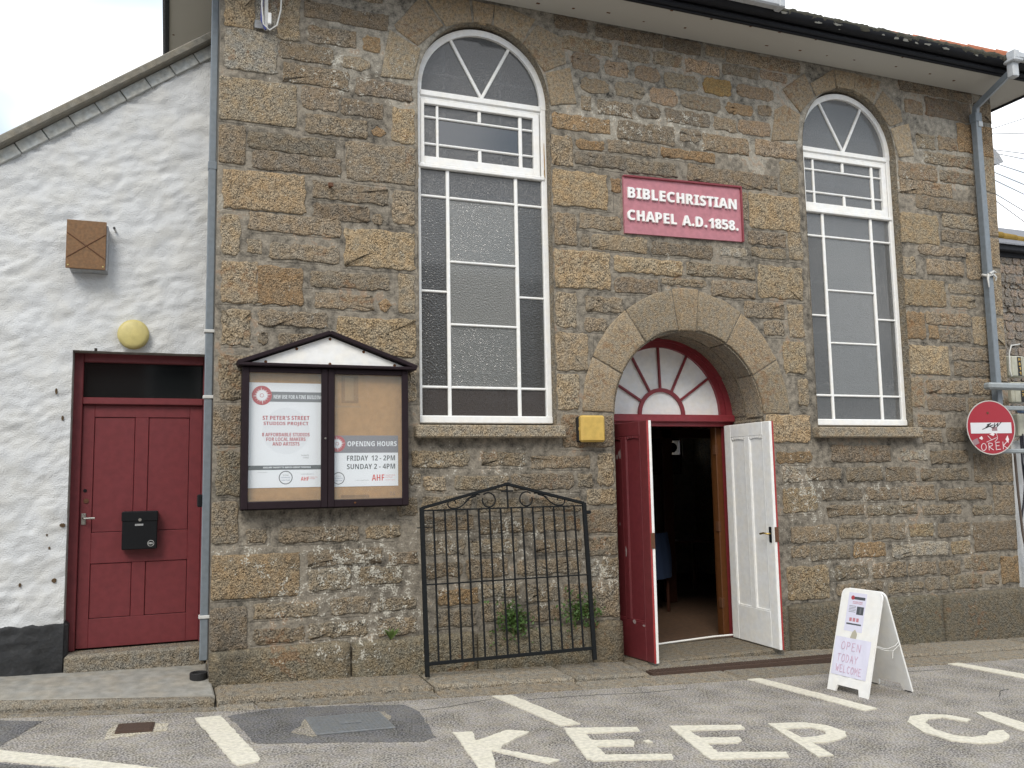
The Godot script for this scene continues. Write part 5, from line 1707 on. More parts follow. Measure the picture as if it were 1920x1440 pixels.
func build_notice_board() -> void:
	var b := thing("notice_board", "dark purple-brown gabled notice case with two glazed doors on the chapel wall", "notice board", Vector3(0, 0, 0))
	var z1 := 0.132
	put(b, "backing_board", spanm(0.23, 1.51, 1.345, 2.42, 0.05, 0.062, 0.002), M.hardboard)
	var st := begin()
	span(st, 0.205, 0.235, 1.31, 2.435, 0.012, z1 - 0.03, 0.004)
	span(st, 1.505, 1.535, 1.31, 2.435, 0.012, z1 - 0.03, 0.004)
	span(st, 0.235, 1.505, 1.31, 1.345, 0.012, z1 - 0.03, 0.004)
	span(st, 0.235, 1.505, 2.40, 2.435, 0.012, z1 - 0.03, 0.004)
	span(st, 0.235, 1.505, 1.345, 2.40, 0.013, 0.049, 0.0)
	put(b, "case", fin(st), M.board_edge)
	for e in [[0.206, 0.870, "left_glazed_door"], [0.8725, 1.535, "right_glazed_door"]]:
		st = begin()
		var x0: float = e[0]
		var x1: float = e[1]
		span(st, x0, x0 + 0.052, 1.318, 2.432, z1 - 0.029, z1, 0.005)
		span(st, x1 - 0.052, x1, 1.318, 2.432, z1 - 0.029, z1, 0.005)
		span(st, x0 + 0.052, x1 - 0.052, 1.318, 1.376, z1 - 0.029, z1, 0.005)
		span(st, x0 + 0.052, x1 - 0.052, 2.39, 2.432, z1 - 0.029, z1, 0.005)
		put(b, "door_frame", fin(st), M.board_wood)
		put(b, "pane", spanm(x0 + 0.045, x1 - 0.045, 1.37, 2.395, z1 - 0.018, z1 - 0.014, 0.0), M.clear)
		put(b, "bead", spanm(x0 + 0.053, x1 - 0.053, 1.3765, 1.386, z1 - 0.05, z1 - 0.02, 0.003), M.hardboard_dark)
	# gable head
	st = begin()
	span(st, 0.17, 1.60, 2.436, 2.462, 0.012, 0.175, 0.006)
	var pk := Vector3(0.882, 2.725, 0.09)
	for s in [Vector3(0.165, 2.458, 0.09), Vector3(1.605, 2.458, 0.09)]:
		bar(st, s, pk, 0.034, 0.17, 0.006)
	put(b, "gable_frame", fin(st), M.board_wood)
	put(b, "gable_panel", prismm(poly2([0.26, 2.463, 1.51, 2.463, 0.882, 2.695]), 0.10, 0.128), M.board_white)
	for e in [[0.38, 2.474], [0.885, 2.47], [1.42, 2.475], [0.62, 2.585], [1.16, 2.58], [0.885, 2.675]]:
		put(b, "rusty_screw", disc(Vector2(e[0], e[1]), 0.012, 0.126, 0.131, 9), M.rust)
	put(b, "lock", disc(Vector2(0.85, 1.868), 0.008, z1, z1 + 0.004, 10), M.chrome)
	put(b, "lock", disc(Vector2(1.09, 1.35), 0.008, z1, z1 + 0.004, 10), M.rust)
	# ghosts of old posters on the hardboard
	sheet(b, "pale_patch", 0.99, 1.13, 2.16, 2.385, 0.0622, M.hardboard_dark)
	sheet(b, "pale_patch", 1.02, 1.09, 2.18, 2.37, 0.0632, M.hardboard_pale)
	sheet(b, "pale_patch", 0.93, 1.15, 2.125, 2.14, 0.0622, M.hardboard_pale)
	sheet(b, "tape", 0.99, 1.22, 1.385, 1.41, 0.0622, M.hardboard_dark)
	text(b, "lettering", "FN 2.1", Vector3(1.415, 1.425, 0.0622), 0.045, 0.012, M.print_dark)
	text(b, "lettering", "33.100", Vector3(1.415, 1.408, 0.0622), 0.045, 0.012, M.print_dark)

	var z := 0.066
	var p := thing("studio_poster", "white poster headed new use for a fine building, in the left door", "poster")
	put(p, "paper", spanm(0.255, 0.845, 1.482, 2.314, 0.0625, z, 0.0), M.paper)
	put(p, "pale_disc", disc(Vector2(0.55, 1.93), 0.185, z, z + 0.0006, 36), M.paper_tint)
	sheet(p, "title_band", 0.40, 0.845, 2.163, 2.243, z, M.print_grey)
	burst(p, Vector2(0.36, 2.212), 0.077, z + 0.001)
	text(p, "lettering", "NEW USE FOR A FINE BUILDING", Vector3(0.643, 2.203, z + 0.001), 0.385, 0.030, M.paper, true)
	for e in [["ST PETER'S STREET", 2.034, 0.365, 0.032], ["STUDIOS PROJECT", 1.986, 0.35, 0.034], ["8 AFFORDABLE STUDIOS", 1.901, 0.37, 0.028], ["FOR LOCAL MAKERS", 1.864, 0.305, 0.028], ["AND ARTISTS", 1.827, 0.21, 0.028]]:
		text(p, "lettering", e[0], Vector3(0.55, e[1], z + 0.001), e[2], e[3], M.print_red, true)
	text(p, "lettering", "DONATE", Vector3(0.70, 1.735, z), 0.06, 0.011, M.print_grey)
	text(p, "lettering", "HERE", Vector3(0.707, 1.716, z), 0.045, 0.011, M.print_grey)
	sheet(p, "footer_band", 0.255, 0.825, 1.622, 1.657, z, M.print_dark)
	text(p, "lettering", "£365,000 TARGET TO MATCH GRANT FUNDING", Vector3(0.56, 1.64, z + 0.001), 0.37, 0.015, M.paper, true)
	trust_ring(p, Vector2(0.55, 1.56), 0.054, z)
	text(p, "lettering", "AHF", Vector3(0.70, 1.548, z), 0.064, 0.031, M.print_ahf, true)
	text(p, "lettering", "Transforming", Vector3(0.768, 1.56, z), 0.058, 0.009, M.print_ahf)
	text(p, "lettering", "Heritage", Vector3(0.76, 1.548, z), 0.04, 0.009, M.print_ahf)
	text(p, "lettering", "Project supported by", Vector3(0.72, 1.585, z), 0.10, 0.008, M.print_grey)
	text(p, "lettering", "Visit our project", Vector3(0.37, 1.603, z), 0.075, 0.008, M.print_grey)

	var o := thing("opening_hours_notice", "notice of opening hours with grey band, in the right door", "notice")
	put(o, "paper", spanm(0.90, 1.462, 1.479, 1.894, 0.0625, z, 0.0), M.paper)
	sheet(o, "title_band", 0.90, 1.462, 1.752, 1.894, z, M.print_mauve)
	burst(o, Vector2(0.957, 1.827), 0.066, z + 0.001)
	text(o, "lettering", "OPENING HOURS", Vector3(1.245, 1.826, z + 0.001), 0.41, 0.040, M.paper, true)
	text(o, "lettering", "FRIDAY  12 - 2PM", Vector3(1.236, 1.709, z), 0.40, 0.042, M.print_dark, true)
	text(o, "lettering", "SUNDAY 2 - 4PM", Vector3(1.236, 1.640, z), 0.40, 0.042, M.print_dark, true)
	trust_ring(o, Vector2(0.968, 1.547), 0.05, z)
	text(o, "lettering", "AHF", Vector3(1.293, 1.548, z), 0.105, 0.05, M.print_ahf, true)
	text(o, "lettering", "Transforming", Vector3(1.395, 1.566, z), 0.08, 0.011, M.print_ahf)
	text(o, "lettering", "Heritage", Vector3(1.385, 1.55, z), 0.06, 0.011, M.print_ahf)
	text(o, "lettering", "theahf.org.uk", Vector3(1.395, 1.527, z), 0.08, 0.008, M.print_ahf)
	text(o, "lettering", "Project supported by", Vector3(1.16, 1.528, z), 0.11, 0.008, M.print_grey)

func build_name_sign() -> void:
	var heavy := FontVariation.new()
	heavy.base_font = font(true)
	heavy.variation_embolden = 0.35
	var s := thing("name_plaque", "pink painted plaque with raised white letters between the chapel windows", "plaque")
	put(s, "panel", prismm(poly2([3.70, 3.835, 5.045, 3.858, 5.045, 4.42, 3.70, 4.392]), -0.01, 0.02), M.sign_pink)
	var st := begin()
	bar(st, Vector3(3.70, 4.396, 0.015), Vector3(5.05, 4.424, 0.015), 0.02, 0.05, 0.004)
	bar(st, Vector3(5.05, 4.43, 0.015), Vector3(5.05, 3.855, 0.015), 0.018, 0.05, 0.004)
	put(s, "border", fin(st), M.sign_red)
	for row in [["BIBLECHRISTIAN", 3.727, 4.998, 4.182, 0.104], ["CHAPEL A.D.1858.", 3.72, 5.0, 3.962, 0.102]]:
		var txt: String = row[0]
		var adv := []
		var total := 0.0
		for ch in txt:
			var a := font(true).get_string_size(ch, HORIZONTAL_ALIGNMENT_LEFT, -1, 48).x
			if ch == " ":
				a *= 1.5
			adv.append(a)
			total += a
		var k: float = (row[2] - row[1]) / total
		var at: float = row[1]
		for i in txt.length():
			if txt[i] != " ":
				var t := TextMesh.new()
				t.text = txt[i]
				t.font = heavy
				t.font_size = 48
				t.pixel_size = 0.01
				t.depth = 0.02
				t.curve_step = 2.0
				t.horizontal_alignment = HORIZONTAL_ALIGNMENT_LEFT
				t.vertical_alignment = VERTICAL_ALIGNMENT_BOTTOM
				var bb := t.get_aabb()
				var tall: float = row[4]
				var ky: float = tall / (bb.size.y if bb.size.y > 0.2 else 0.344)
				var kx: float = k * 100.0 * 0.95
				var o := put(s, "letter" if txt[i] != "." else "full_stop", t, M.letter)
				o.scale = Vector3(kx, ky, 1.0)
				o.position = Vector3(at - bb.position.x * kx + (adv[i] * k - bb.size.x * kx) * 0.5, row[3] - bb.position.y * ky, 0.030)
			at += adv[i] * k

func build_gate() -> void:
	var g := thing("iron_gate", "black wrought iron gate with scrolled head leaning against the chapel wall", "gate", Vector3(2.40, -0.05, 0.235))
	g.rotation.x = -0.098
	var w := 0.748
	var st := begin()
	for s in [-1.0, 1.0]:
		st = begin()
		span(st, s * w - 0.018, s * w + 0.018, 0.0, 1.35, -0.015, 0.015, 0.004)
		put(g, "stile", fin(st), M.iron)
	put(g, "bottom_rail", spanm(-w + 0.014, w - 0.014, 0.085, 0.113, -0.012, 0.012, 0.003), M.iron)
	put(g, "middle_rail", spanm(-w + 0.014, w - 0.014, 0.715, 0.727, 0.003, 0.013, 0.002), M.iron)
	put(g, "upper_rail", spanm(-w + 0.014, w - 0.014, 1.318, 1.330, -0.008, 0.008, 0.002), M.iron)
	put(g, "latch_rod", spanm(-w - 0.05, -w + 0.10, 1.18, 1.188, 0.006, 0.012, 0.001), M.iron)
	put(g, "hinge_lug", spanm(w + 0.012, w + 0.06, 1.25, 1.28, -0.01, 0.01, 0.004), M.iron)
	for k in 14:
		var x := -w + (k + 1) * (2.0 * w) / 15.0
		put(g, "bar", tubem([Vector3(x, 0.11, 0.0), Vector3(x, 1.32, 0.0)], 0.0085, 7), M.iron)
	for s in [-1.0, 1.0]:
		st = begin()
		bar(st, Vector3(s * w, 1.345, 0), Vector3(0.02, 1.53, 0), 0.026, 0.026, 0.004)
		put(g, "head_rail", fin(st), M.iron)
	put(g, "finial", boxm(Vector3(0.02, 1.53, 0), Vector3(0.05, 0.028, 0.03), 0.006), M.iron)
	put(g, "centre_post", tubem([Vector3(0.02, 1.32, 0), Vector3(0.02, 1.53, 0)], 0.008, 7), M.iron)
	put(g, "cross_bar", spanm(-0.035, 0.075, 1.462, 1.476, -0.007, 0.007, 0.002), M.iron)
	for s in [-1.0, 1.0]:
		# big scroll by the post, running out along the rail into a small one
		var pts := []
		var c := Vector3(0.02 + s * 0.175, 1.395, 0)
		for k in 17:
			var a := deg_to_rad(20.0 - 330.0 * k / 16.0)
			var r := 0.055 + 0.011 * k / 16.0
			pts.append(c + Vector3(-s * cos(a + PI) * r, sin(a) * r, 0))
		put(g, "scroll", tubem(pts, 0.007, 6), M.iron)
		pts = []
		var q0 := Vector3(0.02 + s * 0.25, 1.445, 0)
		var q1 := Vector3(0.02 + s * 0.50, 1.335, 0)
		for k in 9:
			var t := k / 8.0
			pts.append(q0.lerp(q1, t) + Vector3(0, 0.02 * sin(PI * 2.0 * t), 0))
		c = Vector3(0.02 + s * 0.505, 1.372, 0)
		for k in 12:
			var a := deg_to_rad(-90.0 + 260.0 * k / 11.0)
			pts.append(c + Vector3(s * cos(a) * 0.036, sin(a) * 0.036, 0))
		put(g, "scroll", tubem(pts, 0.0065, 6), M.iron)
		st = begin()
		tube(st, [Vector3(0.02 + s * 0.29, 1.44, 0), Vector3(0.02 + s * 0.34, 1.422, 0), Vector3(0.02 + s * 0.38, 1.405, 0)], 0.013, 6, 0.003)
		put(g, "leaf", fin(st), M.iron)

func square_pipe(st: SurfaceTool, pts: Array, w: float) -> void:
	for i in pts.size() - 1:
		var a: Vector3 = pts[i]
		var b: Vector3 = pts[i + 1]
		bar(st, a, b + (b - a).normalized() * 0.01, w, w, 0.007, Vector3(0.0, 0.0, 1.0))

func build_pipes() -> void:
	var p := thing("downpipe", "grey square downpipe in the corner between cottage and chapel", "downpipe", Vector3.ZERO, "grey downpipes")
	var st := begin()
	square_pipe(st, [Vector3(-0.032, 0.155, -0.20), Vector3(-0.032, 4.16, -0.20)], 0.062)
	put(p, "pipe", fin(st), M.pipe)
	st = begin()
	square_pipe(st, [Vector3(-0.032, 4.14, -0.20), Vector3(-0.032, 5.87, -0.20)], 0.058)
	put(p, "upper_pipe", fin(st), M.pipe)
	put(p, "joint", spanm(-0.067, 0.003, 4.10, 4.17, -0.235, -0.165, 0.005), M.pipe)
	for y in [2.75, 2.215, 0.488]:
		put(p, "bracket", spanm(-0.074, 0.008, y - 0.013, y + 0.013, -0.24, -0.158, 0.004), M.clip)
	put(p, "dark_clamp", spanm(-0.10, -0.06, 1.34, 1.44, -0.24, -0.17, 0.008), M.black)
	var gl := thing("gully", "small dark plastic gully pot at the foot of the left downpipe", "drain", Vector3(-0.07, 0.06, -0.06))
	st = begin()
	lathe(st, Vector3.ZERO, [[0.062, -0.06], [0.066, 0.03], [0.06, 0.036], [0.052, 0.03], [0.048, -0.03], [0.0, -0.03]], 18, Transform3D(Basis(Vector3(1, 0, 0), -PI / 2), Vector3.ZERO))
	put(gl, "rim", fin(st), M.black_matt)

	var q := thing("downpipe", "grey square downpipe with swan neck at the right end of the chapel", "downpipe", Vector3.ZERO, "grey downpipes")
	st = begin()
	square_pipe(st, [Vector3(8.345, 1.98, 0.075), Vector3(8.345, 5.62, 0.075)], 0.08)
	put(q, "pipe", fin(st), M.pipe)
	st = begin()
	square_pipe(st, [Vector3(8.345, 5.60, 0.075), Vector3(8.31, 5.70, 0.12), Vector3(8.25, 5.87, 0.62)], 0.062)
	put(q, "swan_neck", fin(st), M.pipe)
	put(q, "joint", spanm(8.297, 8.393, 5.53, 5.64, 0.027, 0.123, 0.006), M.pipe)
	put(q, "joint_band", spanm(8.335, 8.396, 5.47, 5.535, 0.03, 0.126, 0.004), M.gutter)
	st = begin()
	span(st, 8.205, 8.295, 5.80, 5.97, 0.62, 0.71, 0.012)
	span(st, 8.18, 8.32, 5.96, 6.0, 0.60, 0.755, 0.012)
	put(q, "outlet", fin(st), M.gutter)
	var rag := thing("tied_rag", "white rag knotted round the right downpipe", "rag", Vector3(8.345, 3.72, 0.075))
	var rng := RandomNumberGenerator.new()
	rng.seed = 12
	st = begin(true)
	var pts := []
	for k in 13:
		var a := TAU * k / 12.0
		pts.append(Vector3(0.055 * cos(a), 0.012 * sin(a * 2.0), 0.055 * sin(a)))
	tube(st, pts, 0.016, 7)
	put(rag, "wrap", fin(st), M.clip)
	for e in [[Vector3(-0.05, 0.0, 0.05), Vector3(-0.075, -0.06, 0.06), Vector3(-0.06, -0.15, 0.055)], [Vector3(-0.03, 0.01, 0.055), Vector3(0.01, 0.035, 0.075), Vector3(0.05, 0.02, 0.07)], [Vector3(0.02, 0.0, 0.055), Vector3(0.055, -0.03, 0.06), Vector3(0.05, -0.07, 0.055)]]:
		st = begin()
		tube(st, e, 0.018, 7, 0.006)
		put(rag, "knot_end", fin(st), M.clip)
	var lead := thing("white_cable", "thin white cable running down beside the right downpipe", "cable")
	put(lead, "cable", tubem([Vector3(8.41, 4.6, 0.02), Vector3(8.415, 3.4, 0.03), Vector3(8.425, 2.7, 0.04), Vector3(8.45, 2.3, 0.06)], 0.006, 6), M.cable_white)

	var br := thing("cable_bracket", "white steel cable bracket with looped flex at the chapel's top left", "bracket", Vector3(0.365, 5.42, 0.02))
	put(br, "plate", boxm(Vector3(-0.03, -0.10, 0.006), Vector3(0.13, 0.07, 0.008), 0.002), M.galv)
	put(br, "plate", boxm(Vector3(-0.01, 0.17, 0.006), Vector3(0.13, 0.07, 0.008), 0.002), M.galv)
	put(br, "rail", boxm(Vector3(-0.005, 0.03, 0.025), Vector3(0.03, 0.36, 0.03), 0.004), M.clip)
	put(br, "insulator", boxm(Vector3(0.02, -0.06, 0.05), Vector3(0.03, 0.10, 0.03), 0.006), M.white)
	put(br, "blue_flex", tubem([Vector3(-0.02, 0.42, 0.045), Vector3(-0.04, 0.1, 0.05), Vector3(-0.045, -0.08, 0.05), Vector3(-0.01, -0.16, 0.05)], 0.010, 7), M.cable_blue)
	var loop := []
	for k in 15:
		var a := PI * 0.1 + PI * 1.15 * k / 14.0
		loop.append(Vector3(0.035 + 0.075 * cos(a + PI * 0.75), -0.03 - 0.14 * sin(a * 0.9), 0.06))
	loop.append(Vector3(0.11, 0.2, 0.05))
	put(br, "white_flex", tubem([Vector3(-0.02, 0.40, 0.055), Vector3(-0.045, 0.05, 0.06), Vector3(-0.03, -0.12, 0.06), Vector3(0.02, -0.165, 0.06), Vector3(0.08, -0.11, 0.06), Vector3(0.11, 0.03, 0.055), Vector3(0.115, 0.16, 0.05), Vector3(0.10, 0.42, 0.04)], 0.007, 7), M.cable_white)
	var nail := thing("iron_spike", "small rusty iron spike in the wall left of the tall window", "spike", Vector3(0.90, 3.995, 0.0))
	put(nail, "shank", tubem([Vector3(0, 0, -0.02), Vector3(0, 0.004, 0.05)], 0.014, 7), M.rust)
	put(nail, "head", boxm(Vector3(0.0, 0.004, 0.05), Vector3(0.045, 0.036, 0.014), 0.006), M.rust_mark)

	var yb := thing("square_wall_light", "yellow square bulkhead light beside the chapel doorway arch", "lamp", Vector3(3.255, 1.955, 0.0))
	put(yb, "back_box", boxm(Vector3(-0.004, -0.002, 0.03), Vector3(0.235, 0.235, 0.06), 0.012), M.black_matt)
	put(yb, "diffuser", boxm(Vector3(0.0, 0.0, 0.09), Vector3(0.242, 0.242, 0.07), 0.018), M.yellow)
	for s in [-1.0, 1.0]:
		put(yb, "clip", boxm(Vector3(s * 0.1195, 0.0, 0.08), Vector3(0.008, 0.03, 0.03), 0.002), M.yellow)

# strokes for hand lettering, on a cell one unit wide and tall
const STROKES := {"O": [[0.5, 1, 0.2, 0.85, 0.05, 0.5, 0.2, 0.12, 0.5, 0, 0.85, 0.2, 0.95, 0.55, 0.8, 0.88, 0.5, 1]], "P": [[0.15, 0, 0.15, 1], [0.15, 1, 0.7, 0.98, 0.85, 0.75, 0.65, 0.52, 0.15, 0.48]],
	"E": [[0.85, 1, 0.15, 1, 0.15, 0, 0.9, 0.02], [0.15, 0.52, 0.7, 0.52]], "N": [[0.1, 0, 0.15, 1, 0.8, 0, 0.88, 1]], "T": [[0.0, 0.95, 0.9, 1.0], [0.4, 1, 0.35, 0]], "D": [[0.15, 0, 0.15, 1, 0.6, 0.92, 0.9, 0.5, 0.6, 0.08, 0.15, 0]],
	"A": [[0.05, 0, 0.45, 1, 0.9, 0], [0.2, 0.4, 0.75, 0.4]], "Y": [[0.05, 1, 0.45, 0.5, 0.9, 1], [0.45, 0.5, 0.4, 0]], "W": [[0.0, 1, 0.25, 0, 0.5, 0.6, 0.75, 0, 1.0, 1]], "L": [[0.15, 1, 0.15, 0, 0.8, 0.02]],
	"C": [[0.9, 0.85, 0.5, 1, 0.1, 0.6, 0.2, 0.12, 0.6, 0, 0.92, 0.15]], "M": [[0.05, 0, 0.1, 1, 0.5, 0.35, 0.88, 1, 0.95, 0]], "R": [[0.15, 0, 0.15, 1, 0.75, 0.9, 0.75, 0.6, 0.15, 0.5, 0.9, 0]], "K": [[0.15, 0, 0.15, 1], [0.9, 1, 0.2, 0.5, 0.95, 0]],
	"S": [[0.9, 0.9, 0.4, 1, 0.15, 0.75, 0.8, 0.35, 0.6, 0, 0.1, 0.1]]}

func hand(parent: Node3D, s: String, x0: float, x1: float, y0: float, y1: float, z: float, thick: float, m: Material, slope := 0.0) -> void:
	var w := (x1 - x0) / s.length()
	for i in s.length():
		var st := begin()
		for run in STROKES[s[i]]:
			var p := poly2(run)
			for k in p.size() - 1:
				var a := Vector3(x0 + (i + 0.08 + p[k].x * 0.8) * w, lerpf(y0, y1, p[k].y) + slope * (i + p[k].x) * w, z)
				var b := Vector3(x0 + (i + 0.08 + p[k + 1].x * 0.8) * w, lerpf(y0, y1, p[k + 1].y) + slope * (i + p[k + 1].x) * w, z)
				bar(st, a, b + (b - a).normalized() * thick * 0.4, thick, 0.0012, 0.0)
		put(parent, "hand_letter", fin(st), m)

func build_signs() -> void:
	# no entry sign on its arms and post
	var post := thing("sign_post", "grey steel bracket arms reaching in from a post at the right edge", "post", Vector3(9.05, -0.42, 0.14))
	put(post, "pole", tubem([Vector3(0, 0, 0), Vector3(0, 3.4, 0)], 0.038, 14), M.arm)
	put(post, "upper_arm", boxm(Vector3(-0.50, 2.855, 0.06), Vector3(1.02, 0.075, 0.10), 0.02), M.arm)
	put(post, "middle_arm", boxm(Vector3(-0.42, 2.62, 0.0), Vector3(0.84, 0.05, 0.03), 0.008), M.arm)
	put(post, "lower_arm", boxm(Vector3(-0.42, 2.14, 0.0), Vector3(0.84, 0.05, 0.03), 0.012), M.arm)
	var s := thing("no_entry_sign", "round red no entry sign scrawled with graffiti and stickers", "road sign", Vector3(8.065, 1.978, 0.20))
	s.rotation.y = -0.20
	put(s, "plate", disc(Vector2.ZERO, 0.298, -0.004, 0.0, 48), M.galv)
	put(s, "rim", arcm(Vector2.ZERO, 0.287, 0.298, 0.0, TAU, 0.0, 0.002, 48), M.sign_rim)
	put(s, "face", disc(Vector2.ZERO, 0.287, 0.0, 0.0015, 48), M.sign_face)
	put(s, "white_bar", boxm(Vector3(0.0, -0.005, 0.0022), Vector3(0.50, 0.118, 0.0015), 0.0), M.sign_white)
	put(s, "bolt", disc(Vector2(-0.03, 0.16), 0.014, 0.0015, 0.005, 10), M.rust_mark)
	for e in [[-0.20, -0.155, 0.035, 0.03, 0.4], [0.04, -0.015, 0.033, 0.022, 0.0]]:
		put(s, "sticker", boxm(Vector3.ZERO, Vector3(e[2] * 2.0, e[3] * 2.0, 0.0008), 0.0, Transform3D(Basis(Vector3(0, 0, 1), e[4]), Vector3(e[0], e[1], 0.0036))), M.sticker)
	var scr := [Vector3(-0.11, -0.02, 0), Vector3(0.03, 0.03, 0), Vector3(-0.07, 0.0, 0), Vector3(0.0, 0.045, 0), Vector3(-0.05, 0.03, 0), Vector3(0.03, -0.01, 0), Vector3(0.05, 0.05, 0), Vector3(0.03, 0.0, 0), Vector3(0.09, 0.05, 0), Vector3(0.07, 0.005, 0), Vector3(0.13, 0.06, 0)]
	var st := begin()
	for k in scr.size() - 1:
		bar(st, scr[k] + Vector3(0, 0, 0.0042), scr[k + 1] + Vector3(0, 0, 0.0042), 0.008, 0.001, 0.0)
	put(s, "black_scribble", fin(st), M.ink_black)
	hand(s, "OREK", -0.15, 0.20, -0.255, -0.175, 0.003, 0.0065, M.ink_white, 0.06)
	st = begin()
	for e in [[-0.07, -0.16, 0.06, -0.11], [0.0, -0.14, -0.05, -0.09], [0.06, -0.06, 0.07, -0.12], [0.07, -0.12, 0.03, -0.16]]:
		bar(st, Vector3(e[0], e[1], 0.003), Vector3(e[2], e[3], 0.003), 0.005, 0.001, 0.0)
	put(s, "white_scribble", fin(st), M.ink_white)
	for e in [[-0.13, -0.115, 0.03, 0.022], [0.01, -0.075, 0.04, 0.02], [0.19, -0.13, 0.026, 0.045]]:
		var q := PackedVector2Array()
		for k in 10:
			q.append(Vector2(e[0], e[1]) + Vector2(e[2] * cos(TAU * k / 10.0), e[3] * sin(TAU * k / 10.0)) * (0.75 + 0.25 * sin(k * 4.1)))
		put(s, "torn_sticker", prismm(q, 0.0015, 0.0034), M.ink_white)
	var n := 0
	for e in [[8.83, 2.705, "H811", "upper of two cream service boxes by the post, with black number strip"], [8.845, 2.40, "107", "lower of two cream service boxes by the post, partly behind the arms"]]:
		var bx := thing("service_box", e[3], "utility box", Vector3(e[0], e[1], -0.1), "cream service boxes")
		put(bx, "case", boxm(Vector3.ZERO, Vector3(0.27, 0.24, 0.14), 0.012), M.beige)
		put(bx, "side_flange", boxm(Vector3(-0.085, 0, 0.073), Vector3(0.008, 0.23, 0.006), 0.002), M.beige)
		put(bx, "side_flange", boxm(Vector3(0.095, 0, 0.073), Vector3(0.008, 0.23, 0.006), 0.002), M.beige)
		put(bx, "number_strip", boxm(Vector3(0.035, 0.0, 0.0715), Vector3(0.062, 0.22, 0.004), 0.001), M.ink_black)
		var txt: String = e[2]
		for i in txt.length():
			text(bx, "numeral", txt[i], Vector3(0.035, 0.082 - i * 0.054, 0.0738), 0.03, 0.036, M.yellow, true)
		put(bx, "backplate", boxm(Vector3(0.05, 0, -0.075), Vector3(0.36, 0.2, 0.01), 0.002), M.galv)
		n += 1
	var jb := thing("junction_box", "plain cream junction box half behind the no entry sign", "utility box", Vector3(8.86, 2.02, -0.08))
	put(jb, "case", boxm(Vector3.ZERO, Vector3(0.22, 0.26, 0.14), 0.012), M.beige)
	put(jb, "tape_roll", tubem([Vector3(-0.03, 0.175, 0.03), Vector3(0.12, 0.175, 0.03)], 0.035, 12), M.blue_tape)
	var cb := thing("hanging_cables", "dark cables twisting down the white wall at the right edge", "cable")
	put(cb, "cable", tubem([Vector3(8.78, 1.92, -0.02), Vector3(8.785, 1.6, -0.03), Vector3(8.80, 1.35, -0.03), Vector3(8.76, 1.15, -0.03), Vector3(8.70, 0.95, -0.03), Vector3(8.72, 0.7, -0.03), Vector3(8.74, 0.3, -0.04), Vector3(8.72, -0.33, -0.04)], 0.011, 7), M.cable)
	put(cb, "cable", tubem([Vector3(8.80, 1.92, -0.01), Vector3(8.80, 1.6, -0.01), Vector3(8.78, 1.3, -0.01), Vector3(8.83, 1.1, -0.01), Vector3(8.82, 0.85, -0.01), Vector3(8.74, 0.55, -0.01), Vector3(8.80, 0.2, -0.02), Vector3(8.9, -0.1, -0.03)], 0.011, 7), M.cable)
	put(cb, "cable", tubem([Vector3(8.60, 1.75, 0.03), Vector3(8.61, 1.2, 0.03), Vector3(8.63, 0.8, 0.03), Vector3(8.66, 0.25, 0.08), Vector3(8.68, -0.33, 0.08)], 0.014, 7), M.cable_brown)
	put(cb, "flex", tubem([Vector3(8.69, 2.58, 0.0), Vector3(8.665, 2.65, 0.0), Vector3(8.68, 2.85, 0.0), Vector3(8.72, 2.94, 0.0), Vector3(8.86, 2.96, 0.0)], 0.008, 7), M.cable_white)

	# folding A-board on the road
	var ab := thing("folding_board", "white folding pavement board with paper notices, standing on the road", "sandwich board", Vector3(5.035, road_y(5.035), 1.43))
	ab.rotation.y = -PI * 0.5 + 0.10
	ab.rotation.z = 0.0
	var hgt := 0.80
	var lean := atan2(0.245, hgt)
	var len := hgt / cos(lean)
	for sd in [1.0, -1.0]:
		var panel := Node3D.new()
		panel.name = numbered("board_panel", ab)
		ab.add_child(panel)
		# panel frame: origin at the top hinge, y up the board, z outwards
		panel.transform = Transform3D(Basis(Vector3.UP, 0.0 if sd > 0.0 else PI) * Basis(Vector3.RIGHT, -lean), Vector3(0, hgt + 0.002, 0.0)).translated_local(Vector3(0, 0, 0.010))
		var hw := 0.205
		var o := [-hw, -len, -hw + 0.085, -len, -hw + 0.10, -len + 0.055, hw - 0.10, -len + 0.055, hw - 0.085, -len, hw, -len, hw, -0.05]
		for k in 5:
			var a := PI * 0.5 * k / 4.0
			o.append(hw - 0.05 + 0.05 * cos(a))
			o.append(-0.05 + 0.05 * sin(a))
		for k in 5:
			var a := PI * 0.5 + PI * 0.5 * k / 4.0
			o.append(-hw + 0.05 + 0.05 * cos(a))
			o.append(-0.05 + 0.05 * sin(a))
		put(panel, "sheet", prismm(poly2(o), -0.008, 0.008), M.board_white)
		for x in [-hw + 0.04, hw - 0.04]:
			put(panel, "rubber_foot", boxm(Vector3(x, -len - 0.001, 0), Vector3(0.07, 0.012, 0.018), 0.003), M.black_matt)
	put(ab, "cord", tubem([Vector3(0.208, 0.40, 0.13), Vector3(0.212, 0.375, 0.06), Vector3(0.214, 0.37, 0.0), Vector3(0.212, 0.385, -0.08), Vector3(0.208, 0.41, -0.125)], 0.004, 6), M.cable_white)
	put(ab, "cord", tubem([Vector3(0.208, 0.39, 0.13), Vector3(0.213, 0.36, 0.05), Vector3(0.216, 0.345, -0.04), Vector3(0.212, 0.385, -0.125)], 0.004, 6), M.cable_white)
	put(ab, "cord_end", tubem([Vector3(0.216, 0.345, -0.04), Vector3(0.216, 0.31, -0.035), Vector3(0.216, 0.29, -0.03)], 0.005, 6), M.cable_white)
	# the papers, pinned to the front panel
	var face := (ab.transform * Transform3D(Basis(Vector3.RIGHT, -lean), Vector3(0, hgt + 0.002, 0.0))).translated_local(Vector3(0, 0, 0.0185))
